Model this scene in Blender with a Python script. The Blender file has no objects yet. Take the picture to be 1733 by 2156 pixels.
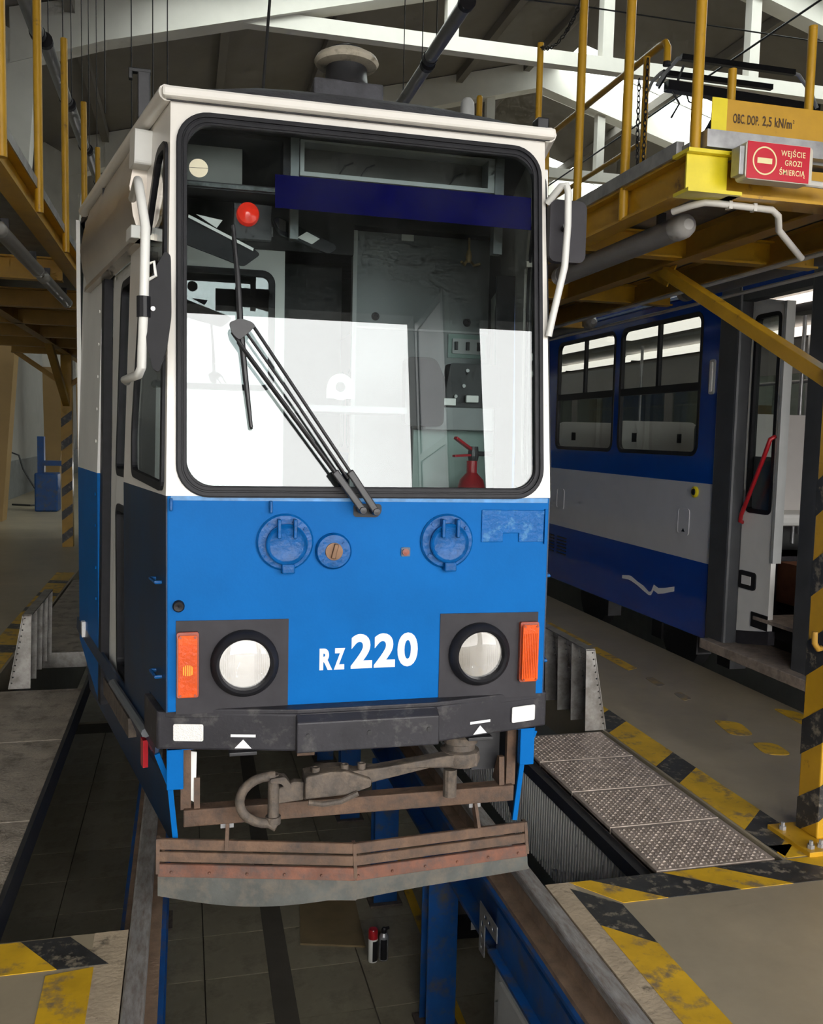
import bpy, math, random
from mathutils import Vector, Matrix
from mathutils.geometry import tessellate_polygon

random.seed(7)
S = bpy.context.scene
C = S.collection

# ------------------------------------------------------------------ camera
FPX, PITCH, YAW, ROLL = 1894.71, 0.0859, 0.2477, 0.0229
cy, sy, cp, sp = math.cos(YAW), math.sin(YAW), math.cos(PITCH), math.sin(PITCH)
fwd = Vector((sy*cp, cy*cp, -sp)); rgt = Vector((cy, -sy, 0)); upv = rgt.cross(fwd)
cr, sr = math.cos(ROLL), math.sin(ROLL)
r2 = rgt*cr + upv*sr; u2 = upv*cr - rgt*sr
cam_d = bpy.data.cameras.new('camera'); cam = bpy.data.objects.new('camera', cam_d); C.objects.link(cam)
cam.matrix_world = Matrix(((r2.x, u2.x, -fwd.x, -0.5967), (r2.y, u2.y, -fwd.y, 0.0), (r2.z, u2.z, -fwd.z, 1.764), (0, 0, 0, 1)))
cam_d.sensor_fit = 'HORIZONTAL'; cam_d.sensor_width = 36.0; cam_d.lens = 36.0*FPX/1733.0
cam_d.clip_start = 0.05; cam_d.clip_end = 300
S.camera = cam

# ------------------------------------------------------------------ world, daylight, exposure
w = bpy.data.worlds.new('overcast_sky'); S.world = w; w.use_nodes = True
bg = w.node_tree.nodes['Background']; bg.inputs[0].default_value = (1.0, 0.983, 0.965, 1); bg.inputs[1].default_value = 10.0
def portal(name, loc, rot, sx, sy_):
    l = bpy.data.lights.new(name, 'AREA'); l.shape = 'RECTANGLE'; l.size = sx; l.size_y = sy_; l.cycles.is_portal = True
    o = bpy.data.objects.new(name, l); C.objects.link(o); o.location = loc; o.rotation_euler = rot
GATES = [(-2.5, 1.93), (2.72, 6.3)]
GY, GH = -3.7, 4.6
for g0, g1 in GATES:
    portal('gate_daylight', ((g0+g1)/2, GY+0.02, GH/2), (math.radians(90), 0, 0), g1-g0, GH)
S.view_settings.view_transform = 'Standard'; S.view_settings.look = 'None'
S.view_settings.exposure = 0.0; S.view_settings.gamma = 1.0; S.view_settings.use_curve_mapping = False
cyc = S.cycles
cyc.max_bounces = 6; cyc.diffuse_bounces = 3; cyc.glossy_bounces = 3; cyc.transmission_bounces = 3; cyc.transparent_max_bounces = 12
cyc.use_adaptive_sampling = True; cyc.adaptive_threshold = 0.09; cyc.adaptive_min_samples = 12
cyc.use_denoising = True; cyc.sample_clamp_indirect = 6.0; cyc.caustics_reflective = False; cyc.caustics_refractive = False

# ------------------------------------------------------------------ materials
MATS = {}
def mat(name, col, rough=0.5, metal=0.0, var=0.12, scale=6.0, col2=None, amt=0.5, soft=0.12, bump=0.0, bscale=60.0, coat=0.0, emit=0.0, spec=0.5, stretch=(1, 1, 1), trans=0.0, detail=6.0):
    if name in MATS: return MATS[name]
    m = bpy.data.materials.new(name); m.use_nodes = True; nt = m.node_tree; N = nt.nodes; L = nt.links
    b = N['Principled BSDF']
    tc = N.new('ShaderNodeTexCoord'); mp = N.new('ShaderNodeMapping'); mp.inputs['Scale'].default_value = stretch
    L.new(tc.outputs['Object'], mp.inputs['Vector'])
    n1 = N.new('ShaderNodeTexNoise'); n1.inputs['Scale'].default_value = scale; n1.inputs['Detail'].default_value = detail; n1.inputs['Roughness'].default_value = 0.6
    L.new(mp.outputs[0], n1.inputs['Vector'])
    mr = N.new('ShaderNodeMapRange'); mr.inputs['From Min'].default_value = 0.3; mr.inputs['From Max'].default_value = 0.7
    mr.inputs['To Min'].default_value = 1.0-var; mr.inputs['To Max'].default_value = 1.0+var
    L.new(n1.outputs['Fac'], mr.inputs['Value'])
    mx = N.new('ShaderNodeMix'); mx.data_type = 'RGBA'; mx.blend_type = 'MULTIPLY'; mx.inputs[0].default_value = 1.0
    mx.inputs[6].default_value = (*col, 1); L.new(mr.outputs[0], mx.inputs[7])
    out = mx.outputs[2]
    if col2 is not None:
        n2 = N.new('ShaderNodeTexNoise'); n2.inputs['Scale'].default_value = scale*1.7; n2.inputs['Detail'].default_value = 8; n2.inputs['Roughness'].default_value = 0.68
        L.new(mp.outputs[0], n2.inputs['Vector'])
        m2 = N.new('ShaderNodeMapRange'); m2.inputs['From Min'].default_value = 1-amt-soft; m2.inputs['From Max'].default_value = 1-amt+soft
        L.new(n2.outputs['Fac'], m2.inputs['Value'])
        mx2 = N.new('ShaderNodeMix'); mx2.data_type = 'RGBA'; mx2.inputs[7].default_value = (*col2, 1)
        L.new(m2.outputs[0], mx2.inputs[0]); L.new(out, mx2.inputs[6]); out = mx2.outputs[2]
    L.new(out, b.inputs['Base Color'])
    b.inputs['Roughness'].default_value = rough; b.inputs['Metallic'].default_value = metal
    b.inputs['Specular IOR Level'].default_value = spec
    b.inputs['Coat Weight'].default_value = coat; b.inputs['Coat Roughness'].default_value = 0.08
    b.inputs['Transmission Weight'].default_value = trans
    if bump:
        nb = N.new('ShaderNodeTexNoise'); nb.inputs['Scale'].default_value = bscale; nb.inputs['Detail'].default_value = 4
        L.new(mp.outputs[0], nb.inputs['Vector'])
        bp = N.new('ShaderNodeBump'); bp.inputs['Strength'].default_value = bump; bp.inputs['Distance'].default_value = 0.01
        L.new(nb.outputs['Fac'], bp.inputs['Height']); L.new(bp.outputs[0], b.inputs['Normal'])
    if emit:
        L.new(out, b.inputs['Emission Color']); b.inputs['Emission Strength'].default_value = emit
    MATS[name] = m
    return m

def glass(name, tint=(0.93, 0.96, 0.95), f0=0.045, rough=0.0, haze=0.0):
    m = bpy.data.materials.new(name); m.use_nodes = True; nt = m.node_tree; N = nt.nodes; L = nt.links
    N.remove(N['Principled BSDF'])
    lw = N.new('ShaderNodeLayerWeight'); lw.inputs[0].default_value = 0.5
    p = N.new('ShaderNodeMath'); p.operation = 'POWER'; p.inputs[1].default_value = 5; L.new(lw.outputs['Facing'], p.inputs[0])
    q = N.new('ShaderNodeMath'); q.operation = 'MULTIPLY_ADD'; q.inputs[1].default_value = 0.95-f0; q.inputs[2].default_value = f0; L.new(p.outputs[0], q.inputs[0])
    t = N.new('ShaderNodeBsdfTransparent'); t.inputs[0].default_value = (*tint, 1)
    g = N.new('ShaderNodeBsdfGlossy'); g.inputs['Roughness'].default_value = rough
    mx = N.new('ShaderNodeMixShader'); L.new(q.outputs[0], mx.inputs[0]); L.new(t.outputs[0], mx.inputs[1]); L.new(g.outputs[0], mx.inputs[2])
    last = mx.outputs[0]
    if haze:   # a film of dust on the pane
        d = N.new('ShaderNodeBsdfDiffuse'); d.inputs[0].default_value = (0.75, 0.74, 0.72, 1)
        tc = N.new('ShaderNodeTexCoord'); n = N.new('ShaderNodeTexNoise'); n.inputs['Scale'].default_value = 5; n.inputs['Detail'].default_value = 8
        L.new(tc.outputs['Object'], n.inputs['Vector'])
        mr = N.new('ShaderNodeMapRange'); mr.inputs['From Min'].default_value = 0.35; mr.inputs['From Max'].default_value = 0.75; mr.inputs['To Max'].default_value = haze
        L.new(n.outputs['Fac'], mr.inputs['Value'])
        m2 = N.new('ShaderNodeMixShader'); L.new(mr.outputs[0], m2.inputs[0]); L.new(last, m2.inputs[1]); L.new(d.outputs[0], m2.inputs[2]); last = m2.outputs[0]
    L.new(last, N['Material Output'].inputs[0])
    MATS[name] = m
    return m

BLUE = mat('tram_blue_paint', (0.002, 0.122, 0.41), 0.42, var=0.09, scale=3, spec=0.08, bump=0.03, bscale=120)
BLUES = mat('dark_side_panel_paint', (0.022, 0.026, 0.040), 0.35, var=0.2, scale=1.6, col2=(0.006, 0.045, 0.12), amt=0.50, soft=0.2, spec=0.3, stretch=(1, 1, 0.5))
BLUE_LUMPY = mat('thick_brushed_blue_paint', (0.002, 0.088, 0.30), 0.33, var=0.2, scale=30, bump=0.3, bscale=55, spec=0.25)
BLUE_CHIP = mat('chipped_blue_paint', (0.003, 0.11, 0.37), 0.35, var=0.1, scale=14, col2=(0.05, 0.19, 0.42), amt=0.43, soft=0.04, bump=0.3, bscale=60, spec=0.2)
CREAM = mat('cream_white_paint', (0.83, 0.80, 0.74), 0.35, var=0.05, scale=4, col2=(0.30, 0.22, 0.13), amt=0.29, soft=0.03, coat=0.2)
WHITE = mat('white_paint', (0.78, 0.78, 0.74), 0.4, var=0.05, scale=5)
RUBBER = mat('black_rubber', (0.014, 0.014, 0.017), 0.5, var=0.25, scale=20, spec=0.25)
DKGREY = mat('dark_grey_panel_paint', (0.040, 0.038, 0.043), 0.55, var=0.15, scale=12, spec=0.2)
BUMPER = mat('charcoal_bumper_paint', (0.030, 0.029, 0.034), 0.45, var=0.2, scale=7, col2=(0.11, 0.105, 0.10), amt=0.36, soft=0.1, bump=0.08, spec=0.3)
BLACK = mat('black_plastic', (0.012, 0.012, 0.014), 0.4, var=0.2, scale=15, spec=0.3)
BLKMET = mat('black_painted_metal', (0.02, 0.02, 0.022), 0.4, var=0.3, scale=25)
CHROME = mat('lamp_reflector_chrome', (0.55, 0.55, 0.54), 0.08, 1.0, var=0.03, scale=30)
STEELB = mat('brushed_steel_cover', (0.62, 0.56, 0.48), 0.30, 0.55, var=0.12, scale=2, stretch=(1, 1, 0.3))
ORANGE = mat('orange_lens', (0.72, 0.085, 0.002), 0.2, var=0.2, scale=8, coat=0.1, spec=0.3, bump=0.2, bscale=90)
ORANGEB = mat('orange_lens_glow_spot', (1.0, 0.42, 0.02), 0.2, var=0.05, scale=8)
ORFRAME = mat('dark_orange_lens_frame', (0.28, 0.035, 0.008), 0.25, var=0.1, coat=0.5)
RED = mat('red_lamp_lens', (0.85, 0.03, 0.012), 0.15, var=0.15, scale=40, coat=0.8, emit=0.55)
REDP = mat('red_paint', (0.42, 0.012, 0.02), 0.3, var=0.1, coat=0.3)
REFL = mat('white_reflector', (0.82, 0.81, 0.78), 0.25, var=0.06, scale=90, bump=0.4, bscale=220)
DECAL = mat('white_decal', (0.85, 0.85, 0.85), 0.45, var=0.02)
RUST = mat('rusty_brown_steel', (0.13, 0.075, 0.045), 0.75, var=0.3, scale=9, col2=(0.055, 0.04, 0.032), amt=0.45, soft=0.15, bump=0.35, bscale=50)
RUSTR = mat('red_brown_rusty_steel', (0.17, 0.07, 0.042), 0.75, var=0.3, scale=12, col2=(0.09, 0.06, 0.05), amt=0.45, bump=0.3)
DUSTY = mat('dusty_iron', (0.085, 0.07, 0.058), 0.75, var=0.35, scale=14, col2=(0.15, 0.115, 0.085), amt=0.45, bump=0.4)
FLAP = mat('dusty_grey_rubber', (0.075, 0.078, 0.07), 0.75, var=0.25, scale=9, col2=(0.14, 0.115, 0.085), amt=0.4, soft=0.15, bump=0.15)
GREYLIGHT = mat('light_grey_paint', (0.42, 0.43, 0.42), 0.45, var=0.06)
CABGREY = mat('grey_green_cab_panel', (0.19, 0.205, 0.205), 0.4, var=0.08, scale=3)
CABDARK = mat('dark_cab_lining', (0.02, 0.021, 0.022), 0.6, var=0.15)
CABGREEN = mat('pale_green_cab_paint', (0.22, 0.31, 0.28), 0.5, var=0.08)
FILM = mat('dark_blue_sun_film', (0.002, 0.002, 0.075), 0.35, var=0.15, scale=3, spec=0.03)
ROOFD = mat('dark_roofing', (0.06, 0.06, 0.068), 0.75, var=0.3, scale=14, bump=0.4)
BRASS = mat('brass', (0.60, 0.42, 0.17), 0.35, 0.15, var=0.2, scale=30)
BROWNM = mat('brown_metal_contact', (0.16, 0.09, 0.05), 0.45, 0.5, var=0.3, scale=30)
GLASSW = glass('windscreen_glass', (0.86, 0.90, 0.90), 0.062, haze=0.008)
GLASSD = glass('window_glass', (0.80, 0.84, 0.83), 0.05)
GLASSL = glass('clear_lamp_glass', (0.97, 0.97, 0.97), 0.05)
YEL = mat('yellow_gantry_paint', (0.52, 0.285, 0.012), 0.42, var=0.14, scale=5, col2=(0.20, 0.10, 0.02), amt=0.33, soft=0.05, coat=0.1)
YELB = mat('bright_yellow_paint', (0.80, 0.66, 0.02), 0.35, var=0.08, scale=8, coat=0.2)
YELD = mat('ochre_yellow_paint', (0.40, 0.22, 0.03), 0.5, var=0.15, scale=5)
DECK = mat('galvanised_grating', (0.24, 0.24, 0.23), 0.5, 0.4, var=0.2, scale=10)
GALV = mat('galvanised_sheet', (0.36, 0.36, 0.36), 0.42, 0.6, var=0.25, scale=12)
STEEL = mat('worn_tread_steel', (0.52, 0.43, 0.36), 0.42, 0.35, var=0.2, scale=9, col2=(0.22, 0.18, 0.145), amt=0.42, soft=0.2)
STEELR = mat('bare_sheet_steel', (0.36, 0.345, 0.32), 0.4, 0.7, var=0.25, scale=7, col2=(0.12, 0.10, 0.085), amt=0.4, soft=0.2)
RAILTOP = mat('polished_rail_steel', (0.46, 0.45, 0.43), 0.38, 0.5, var=0.2, scale=12, stretch=(3, 0.6, 3), col2=(0.20, 0.13, 0.085), amt=0.40, soft=0.2)
RAILRUST = mat('rusty_rail_side', (0.22, 0.15, 0.10), 0.8, var=0.3, scale=12, bump=0.3)
CONC = mat('grey_floor_concrete', (0.36, 0.302, 0.205), 0.38, var=0.16, scale=0.9, col2=(0.245, 0.205, 0.142), amt=0.45, soft=0.25, bump=0.05, bscale=40, detail=10)
CONCD = mat('stained_kerb_concrete', (0.42, 0.34, 0.235), 0.7, var=0.25, scale=5, col2=(0.07, 0.06, 0.045), amt=0.36, soft=0.06, bump=0.25)
TILE = mat('pit_floor_tile', (0.29, 0.26, 0.18), 0.5, var=0.16, scale=3, col2=(0.16, 0.14, 0.10), amt=0.38, soft=0.12)
GROUT = mat('dark_tile_joint', (0.09, 0.08, 0.06), 0.8)
PITWALL = mat('pit_wall_tile', (0.30, 0.31, 0.29), 0.5, var=0.1)
TAPEY = mat('worn_yellow_floor_paint', (0.64, 0.38, 0.014), 0.5, var=0.2, scale=5, col2=(0.22, 0.16, 0.085), amt=0.42, soft=0.06)
TAPEB = mat('worn_black_floor_paint', (0.030, 0.030, 0.030), 0.45, var=0.3, scale=9, col2=(0.22, 0.19, 0.14), amt=0.42, soft=0.05)
PBLUE = mat('pit_blue_paint', (0.008, 0.07, 0.25), 0.4, var=0.2, scale=6, col2=(0.09, 0.085, 0.075), amt=0.40, soft=0.1)
WALLW = mat('white_wall_plaster', (0.42, 0.41, 0.385), 0.8, var=0.06, scale=2)
BEAMW = mat('white_concrete_beam', (0.84, 0.81, 0.74), 0.75, var=0.05, scale=1.5)
TAN = mat('tan_painted_column', (0.42, 0.27, 0.11), 0.6, var=0.08, scale=1.5)
ROOFC = mat('grey_roof_slab', (0.27, 0.245, 0.22), 0.85, var=0.08, scale=1.2)
RBLUE = mat('deep_blue_tram_paint', (0.003, 0.055, 0.36), 0.18, var=0.05, scale=2, coat=0.8)
RGREY = mat('silver_grey_tram_paint', (0.60, 0.60, 0.62), 0.3, var=0.04, scale=3, coat=0.4)
JAMB = mat('grey_door_jamb', (0.055, 0.057, 0.062), 0.5, var=0.15, scale=6)
SEATG = mat('warm_grey_plastic', (0.55, 0.52, 0.49), 0.5, var=0.04)
LAMPE = mat('lit_ceiling_lamp', (1.0, 0.90, 0.80), 0.5, emit=1.5, var=0.0)
INTER = mat('tram_interior_panel', (0.24, 0.23, 0.215), 0.5, var=0.05)
TUBEG = mat('grey_lamp_housing', (0.20, 0.19, 0.18), 0.4, var=0.08)
PVC = mat('white_pvc_conduit', (0.62, 0.60, 0.55), 0.4, var=0.06)
CABLE = mat('black_cable', (0.02, 0.02, 0.02), 0.5)
WOOD = mat('dusty_chipboard', (0.20, 0.15, 0.075), 0.7, var=0.15, scale=6)
SIGNR = mat('red_sign_film', (0.60, 0.018, 0.04), 0.25, var=0.04, coat=0.4)
SIGNY = mat('cream_sign_print', (0.85, 0.78, 0.42), 0.4, var=0.03)
DKPRINT = mat('dark_stencil_print', (0.06, 0.03, 0.012), 0.6, var=0.1)
TANWOOD = mat('red_brown_board', (0.30, 0.12, 0.055), 0.5, var=0.2, scale=10)

# ------------------------------------------------------------------ mesh helpers
class MB:
    def __init__(s): s.v = []; s.f = []; s.m = []
    def add(s, vs, fs, mi=0):
        o = len(s.v); s.v += [tuple(x) for x in vs]; s.f += [tuple(i+o for i in q) for q in fs]; s.m += [mi]*len(fs); return s
    def hexa(s, p, mi=0):
        return s.add(p, [(0, 3, 2, 1), (4, 5, 6, 7), (0, 1, 5, 4), (1, 2, 6, 5), (2, 3, 7, 6), (3, 0, 4, 7)], mi)
    def box(s, x0, x1, y0, y1, z0, z1, mi=0):
        return s.hexa([(x0, y0, z0), (x1, y0, z0), (x1, y1, z0), (x0, y1, z0), (x0, y0, z1), (x1, y0, z1), (x1, y1, z1), (x0, y1, z1)], mi)
    def bar(s, p0, p1, wd, ht, up=(0, 0, 1), mi=0):
        p0 = Vector(p0); p1 = Vector(p1); d = (p1-p0).normalized(); u = Vector(up)
        a = d.cross(u)
        if a.length < 1e-4: a = d.cross(Vector((1, 0, 0)))
        a.normalize(); b = a.cross(d); a *= wd/2; b *= ht/2
        return s.hexa([p0-a-b, p0+a-b, p1+a-b, p1-a-b, p0-a+b, p0+a+b, p1+a+b, p1-a+b], mi)
    def tube(s, pts, r, n=10, closed=False, cap=True, mi=0):
        P = [Vector(p) for p in pts]; k = len(P); rr = r if isinstance(r, (list, tuple)) else [r]*k
        base = len(s.v); prev = None
        for i in range(k):
            if closed: t = (P[(i+1) % k]-P[i-1])
            else: t = P[min(i+1, k-1)]-P[max(i-1, 0)]
            t.normalize()
            if prev is None:
                a = t.cross(Vector((0, 0, 1)))
                if a.length < 1e-3: a = t.cross(Vector((0, 1, 0)))
            else:
                a = prev - t*prev.dot(t)
            a.normalize(); prev = a; b = t.cross(a)
            for j in range(n):
                c = 2*math.pi*j/n; s.v.append(tuple(P[i]+(a*math.cos(c)+b*math.sin(c))*rr[i]))
        rng = k if closed else k-1
        for i in range(rng):
            for j in range(n):
                i2 = (i+1) % k; s.f.append((base+i*n+j, base+i*n+(j+1) % n, base+i2*n+(j+1) % n, base+i2*n+j)); s.m.append(mi)
        if cap and not closed:
            s.f.append(tuple(base+j for j in range(n-1, -1, -1))); s.f.append(tuple(base+(k-1)*n+j for j in range(n))); s.m += [mi, mi]
        return s
    def cyl(s, p0, p1, r, n=16, mi=0): return s.tube([p0, p1], r, n, mi=mi)
    def lathe(s, prof, origin, axis=(0, 0, 1), n=28, mi=0):
        ax = Vector(axis).normalized(); a = ax.cross(Vector((0, 0, 1)))
        if a.length < 1e-3: a = Vector((1, 0, 0))
        a.normalize(); b = ax.cross(a); o = Vector(origin); base = len(s.v); k = len(prof)
        for r, h in prof:
            for j in range(n):
                c = 2*math.pi*j/n; s.v.append(tuple(o+ax*h+(a*math.cos(c)+b*math.sin(c))*max(r, 1e-5)))
        for i in range(k-1):
            for j in range(n): s.f.append((base+i*n+j, base+i*n+(j+1) % n, base+(i+1)*n+(j+1) % n, base+(i+1)*n+j)); s.m.append(mi)
        if prof[0][0] > 1e-4: s.f.append(tuple(base+j for j in range(n-1, -1, -1))); s.m.append(mi)
        if prof[-1][0] > 1e-4: s.f.append(tuple(base+(k-1)*n+j for j in range(n))); s.m.append(mi)
        return s
    def plate(s, B, outer, holes=(), d0=0.0, d1=0.02, mi=0):
        loops = [list(outer)]+[list(h) for h in holes]
        flat = [p for l in loops for p in l]; n = len(flat)
        tri = tessellate_polygon([[Vector((p[0], p[1], 0)) for p in l] for l in loops])
        vs = [B(a, b, d0) for a, b in flat]+[B(a, b, d1) for a, b in flat]
        fs = [tuple(t) for t in tri]+[tuple(i+n for i in reversed(t)) for t in tri]
        o = 0
        for l in loops:
            k = len(l)
            for i in range(k):
                j = (i+1) % k; fs.append((o+i, o+j, o+j+n, o+i+n))
            o += k
        return s.add(vs, fs, mi)
    def build(s, name, m, parent=None, smooth=False, bevel=0.0, label=None, kind=None):
        me = bpy.data.meshes.new(name); me.from_pydata(s.v, [], s.f)
        ms = m if isinstance(m, (list, tuple)) else [m]
        for q in ms: me.materials.append(q)
        if len(ms) > 1: me.polygons.foreach_set('material_index', s.m)
        import bmesh
        bm = bmesh.new(); bm.from_mesh(me); bmesh.ops.recalc_face_normals(bm, faces=bm.faces); bm.to_mesh(me); bm.free()
        if smooth:
            me.polygons.foreach_set('use_smooth', [True]*len(me.polygons)); me.set_sharp_from_angle(angle=math.radians(38))
        me.update()
        o = bpy.data.objects.new(name, me); C.objects.link(o)
        if bevel:
            md = o.modifiers.new('bevel', 'BEVEL'); md.width = bevel; md.segments = 2; md.limit_method = 'ANGLE'; md.angle_limit = math.radians(40)
        attach(o, parent)
        if label: o['label'] = label
        if kind: o['kind'] = kind
        return o

WLOC = {}
def attach(o, parent):
    if parent is not None:
        o.parent = parent
        o.location = -WLOC[parent.name]
        WLOC[o.name] = Vector((0, 0, 0))
    else:
        WLOC[o.name] = Vector((0, 0, 0))
def thing(name, loc, label, cat, group=None):
    o = bpy.data.objects.new(name, None); C.objects.link(o); o.location = loc; o.empty_display_size = 0.2
    WLOC[o.name] = Vector(loc); o['label'] = label; o['category'] = cat
    if group: o['group'] = group
    return o
def tag(o, label, cat, group=None):
    o['label'] = label; o['category'] = cat
    if group: o['group'] = group
    return o
def struct(o, label=None):
    o['kind'] = 'structure'
    if label: o['label'] = label
    return o
def rrect(x0, x1, y0, y1, r, n=6):
    out = []
    for cx_, cy_, a0 in ((x1-r, y1-r, 0), (x0+r, y1-r, 90), (x0+r, y0+r, 180), (x1-r, y0+r, 270)):
        for i in range(n+1):
            a = math.radians(a0+90*i/n); out.append((cx_+r*math.cos(a), cy_+r*math.sin(a)))
    return out
def rpoly(pts, r, n=5):
    """polygon with rounded corners"""
    out = []; k = len(pts)
    for i in range(k):
        p = Vector(pts[i]); a = Vector(pts[i-1]); b = Vector(pts[(i+1) % k])
        da = (a-p); db = (b-p); q = min(r, da.length*0.45, db.length*0.45)
        A = p+da.normalized()*q; Bq = p+db.normalized()*q
        for j in range(n+1):
            t = j/n; out.append(tuple((1-t)**2*A+2*t*(1-t)*p+t*t*Bq))
    return out
def inset(pts, d):
    k = len(pts); out = []
    area = sum(pts[i][0]*pts[(i+1) % k][1]-pts[(i+1) % k][0]*pts[i][1] for i in range(k)); sg = 1 if area > 0 else -1
    for i in range(k):
        a = Vector(pts[i-1]); b = Vector(pts[(i+1) % k]); t = (b-a)
        if t.length < 1e-7: out.append(pts[i]); continue
        t.normalize(); nrm = Vector((-t.y, t.x))*sg; out.append((pts[i][0]+nrm.x*d, pts[i][1]+nrm.y*d))
    return out
def circ(cx_, cy_, r, n=28): return [(cx_+r*math.cos(2*math.pi*i/n), cy_+r*math.sin(2*math.pi*i/n)) for i in range(n)]
def text_part(body, B, a0, a1, b0, b1, m, parent, name, d=0.0015, bold=0.0, spacing=1.0, flip=False):
    """lettering fitted into a rectangle of the surface B"""
    cu = bpy.data.curves.new('lettering', 'FONT'); cu.body = body; cu.size = 1; cu.offset = bold; cu.space_character = spacing; cu.fill_mode = 'FRONT'; cu.resolution_u = 5
    to = bpy.data.objects.new('lettering', cu); C.objects.link(to)
    dg = bpy.context.evaluated_depsgraph_get(); dg.update(); me0 = to.evaluated_get(dg).to_mesh()
    vs = [v.co.copy() for v in me0.vertices]; fs = [tuple(p.vertices) for p in me0.polygons]
    to.evaluated_get(dg).to_mesh_clear(); bpy.data.objects.remove(to); bpy.data.curves.remove(cu)
    x0 = min(v.x for v in vs); x1 = max(v.x for v in vs); y0 = min(v.y for v in vs); y1 = max(v.y for v in vs)
    mb = MB(); pts = []
    for v in vs:
        fx = (v.x-x0)/(x1-x0)
        if flip: fx = 1-fx
        pts.append(B(a0+(a1-a0)*fx, b0+(b1-b0)*(v.y-y0)/(y1-y0), d))
    mb.add(pts, fs)
    return mb.build(name, m, parent)

def BX(x):  return lambda a, b, d: (x+d, a, b)          # surface on plane X, a = Y, b = Z
def BY(y):  return lambda a, b, d: (a, y-d, b)          # surface on plane Y facing the camera, a = X, b = Z
def BZ(z):  return lambda a, b, d: (a, b, z+d)          # floor-like surface

# ------------------------------------------------------------------ hall: floor, pits, walls, roof
mb = MB()
PX, PE = 1.87, 3.18          # half width of the wide pit, its near end
RX0, RX1 = 3.35, 5.75        # pit of the neighbouring track
mb.box(0.90, RX0, GY, PE, -0.25, 0); mb.box(PX, RX0, PE, 46, -0.25, 0)
mb.box(-7.0, -0.90, GY, PE, -0.25, 0); mb.box(-7.0, -PX, PE, 46, -0.25, 0)
mb.box(-0.64, 0.64, GY, 0.9, -0.25, 0)
mb.box(RX1, 24, GY, 46, -0.25, 0); mb.box(RX0, RX1, GY, 1.0, -0.25, 0)
floor = struct(mb.build('floor', CONC))
WLOC['floor'] = Vector((0, 0, 0))
# kerbs beside the rails
for s, nm in ((-1, 'trim_1'), (1, 'trim_2')):
    k = MB(); x0, x1 = sorted((s*0.788, s*0.90)); k.box(x0, x1, GY, PE, -0.3, 0.001)
    struct(k.build(nm, CONCD))
    k = MB(); x0, x1 = sorted((s*0.90, s*0.865)); 
# pit shell
mb = MB(); mb.box(-4.6, 6.2, 0.2, 46, -1.55, -1.42); pit = struct(mb.build('floor_pit', GROUT))
mb = MB(); mb.box(-PX-0.15, -PX, PE, 46, -1.45, -0.25); mb.box(PX, PX+0.15, PE, 46, -1.45, -0.25)
mb.box(-PX-0.15, -0.86, PE-0.12, PE, -1.45, -0.02); mb.box(0.9, PX+0.15, PE-0.12, PE, -1.45, -0.02)
mb.box(-0.9, -0.78, 0.9, PE, -1.45, -0.30); mb.box(0.86, 0.95, 0.9, PE, -1.45, -0.30); mb.box(-0.9, 0.95, 0.78, 0.9, -1.45, -0.25)
mb.box(RX0-0.15, RX0, 1, 46, -1.45, -0.25); mb.box(RX1, RX1+0.15, 1, 46, -1.45, -0.25)
struct(mb.build('wall_pit', PITWALL))
# tiles of the pit floor
tm = MB(); tm.box(-0.224, 0.224, -0.224, 0.224, 0, 0.02); t0 = None
for i in range(8):
    for j in range(19):
        x = -1.62+i*0.455; y = 1.2+j*0.455
        if t0 is None: t0 = tm.build('tile', TILE, pit); o = t0
        else: o = t0.copy(); C.objects.link(o)
        o.location = (x, y, -1.42+random.uniform(-0.002, 0.002))
mb = MB(); mb.box(-1.86, 1.86, 10, 46, -1.42, -1.40); mb.build('tile_field', TILE, pit, kind='stuff')
mb = MB(); mb.plate(BZ(-1.399), [(-0.13, 4.0), (0.0, 4.0), (0.06, 9.0), (-0.07, 9.0)], d0=0, d1=0.003); mb.build('dark_strip', GROUT, pit)
mb = MB(); mb.plate(BZ(-1.399), [(0.80, 4.0), (0.86, 4.0), (0.98, 6.6), (0.92, 6.6)], d0=0, d1=0.003); mb.build('yellow_line', TAPEY, pit)

# painted stripes on the floor, each its own patch
TAPEB2 = mat('nearly_worn_off_yellow', (0.36, 0.25, 0.10), 0.5, var=0.2, scale=5, col2=(0.20, 0.18, 0.14), amt=0.5, soft=0.06)
def stripe(pts, m, z=0.0):
    mb = MB(); mb.plate(BZ(z), pts, d0=0.0005, d1=0.0025); return mb.build('painted_stripe', m, floor)
def stripes_along(x0, x1, ys, first_yellow=True, skew=0.10):
    y = first_yellow
    for a, b in zip(ys[:-1], ys[1:]):
        stripe([(x0, a+skew), (x1, a-skew), (x1, b-skew), (x0, b+skew)], TAPEY if y else TAPEB); y = not y
stripes_along(1.885, 2.09, [3.28, 3.33, 3.56, 4.12, 4.36, 4.92, 5.16, 5.70, 5.94, 6.5, 6.74, 7.3, 7.54, 8.1, 8.34, 8.9, 9.14, 9.7, 9.94, 10.5, 10.74, 11.3, 11.54, 12.1], True, skew=-0.09)
stripe([(1.9, 3.19), (2.2, 3.19), (2.2, 3.30), (1.885, 3.30)], TAPEY)
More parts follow.
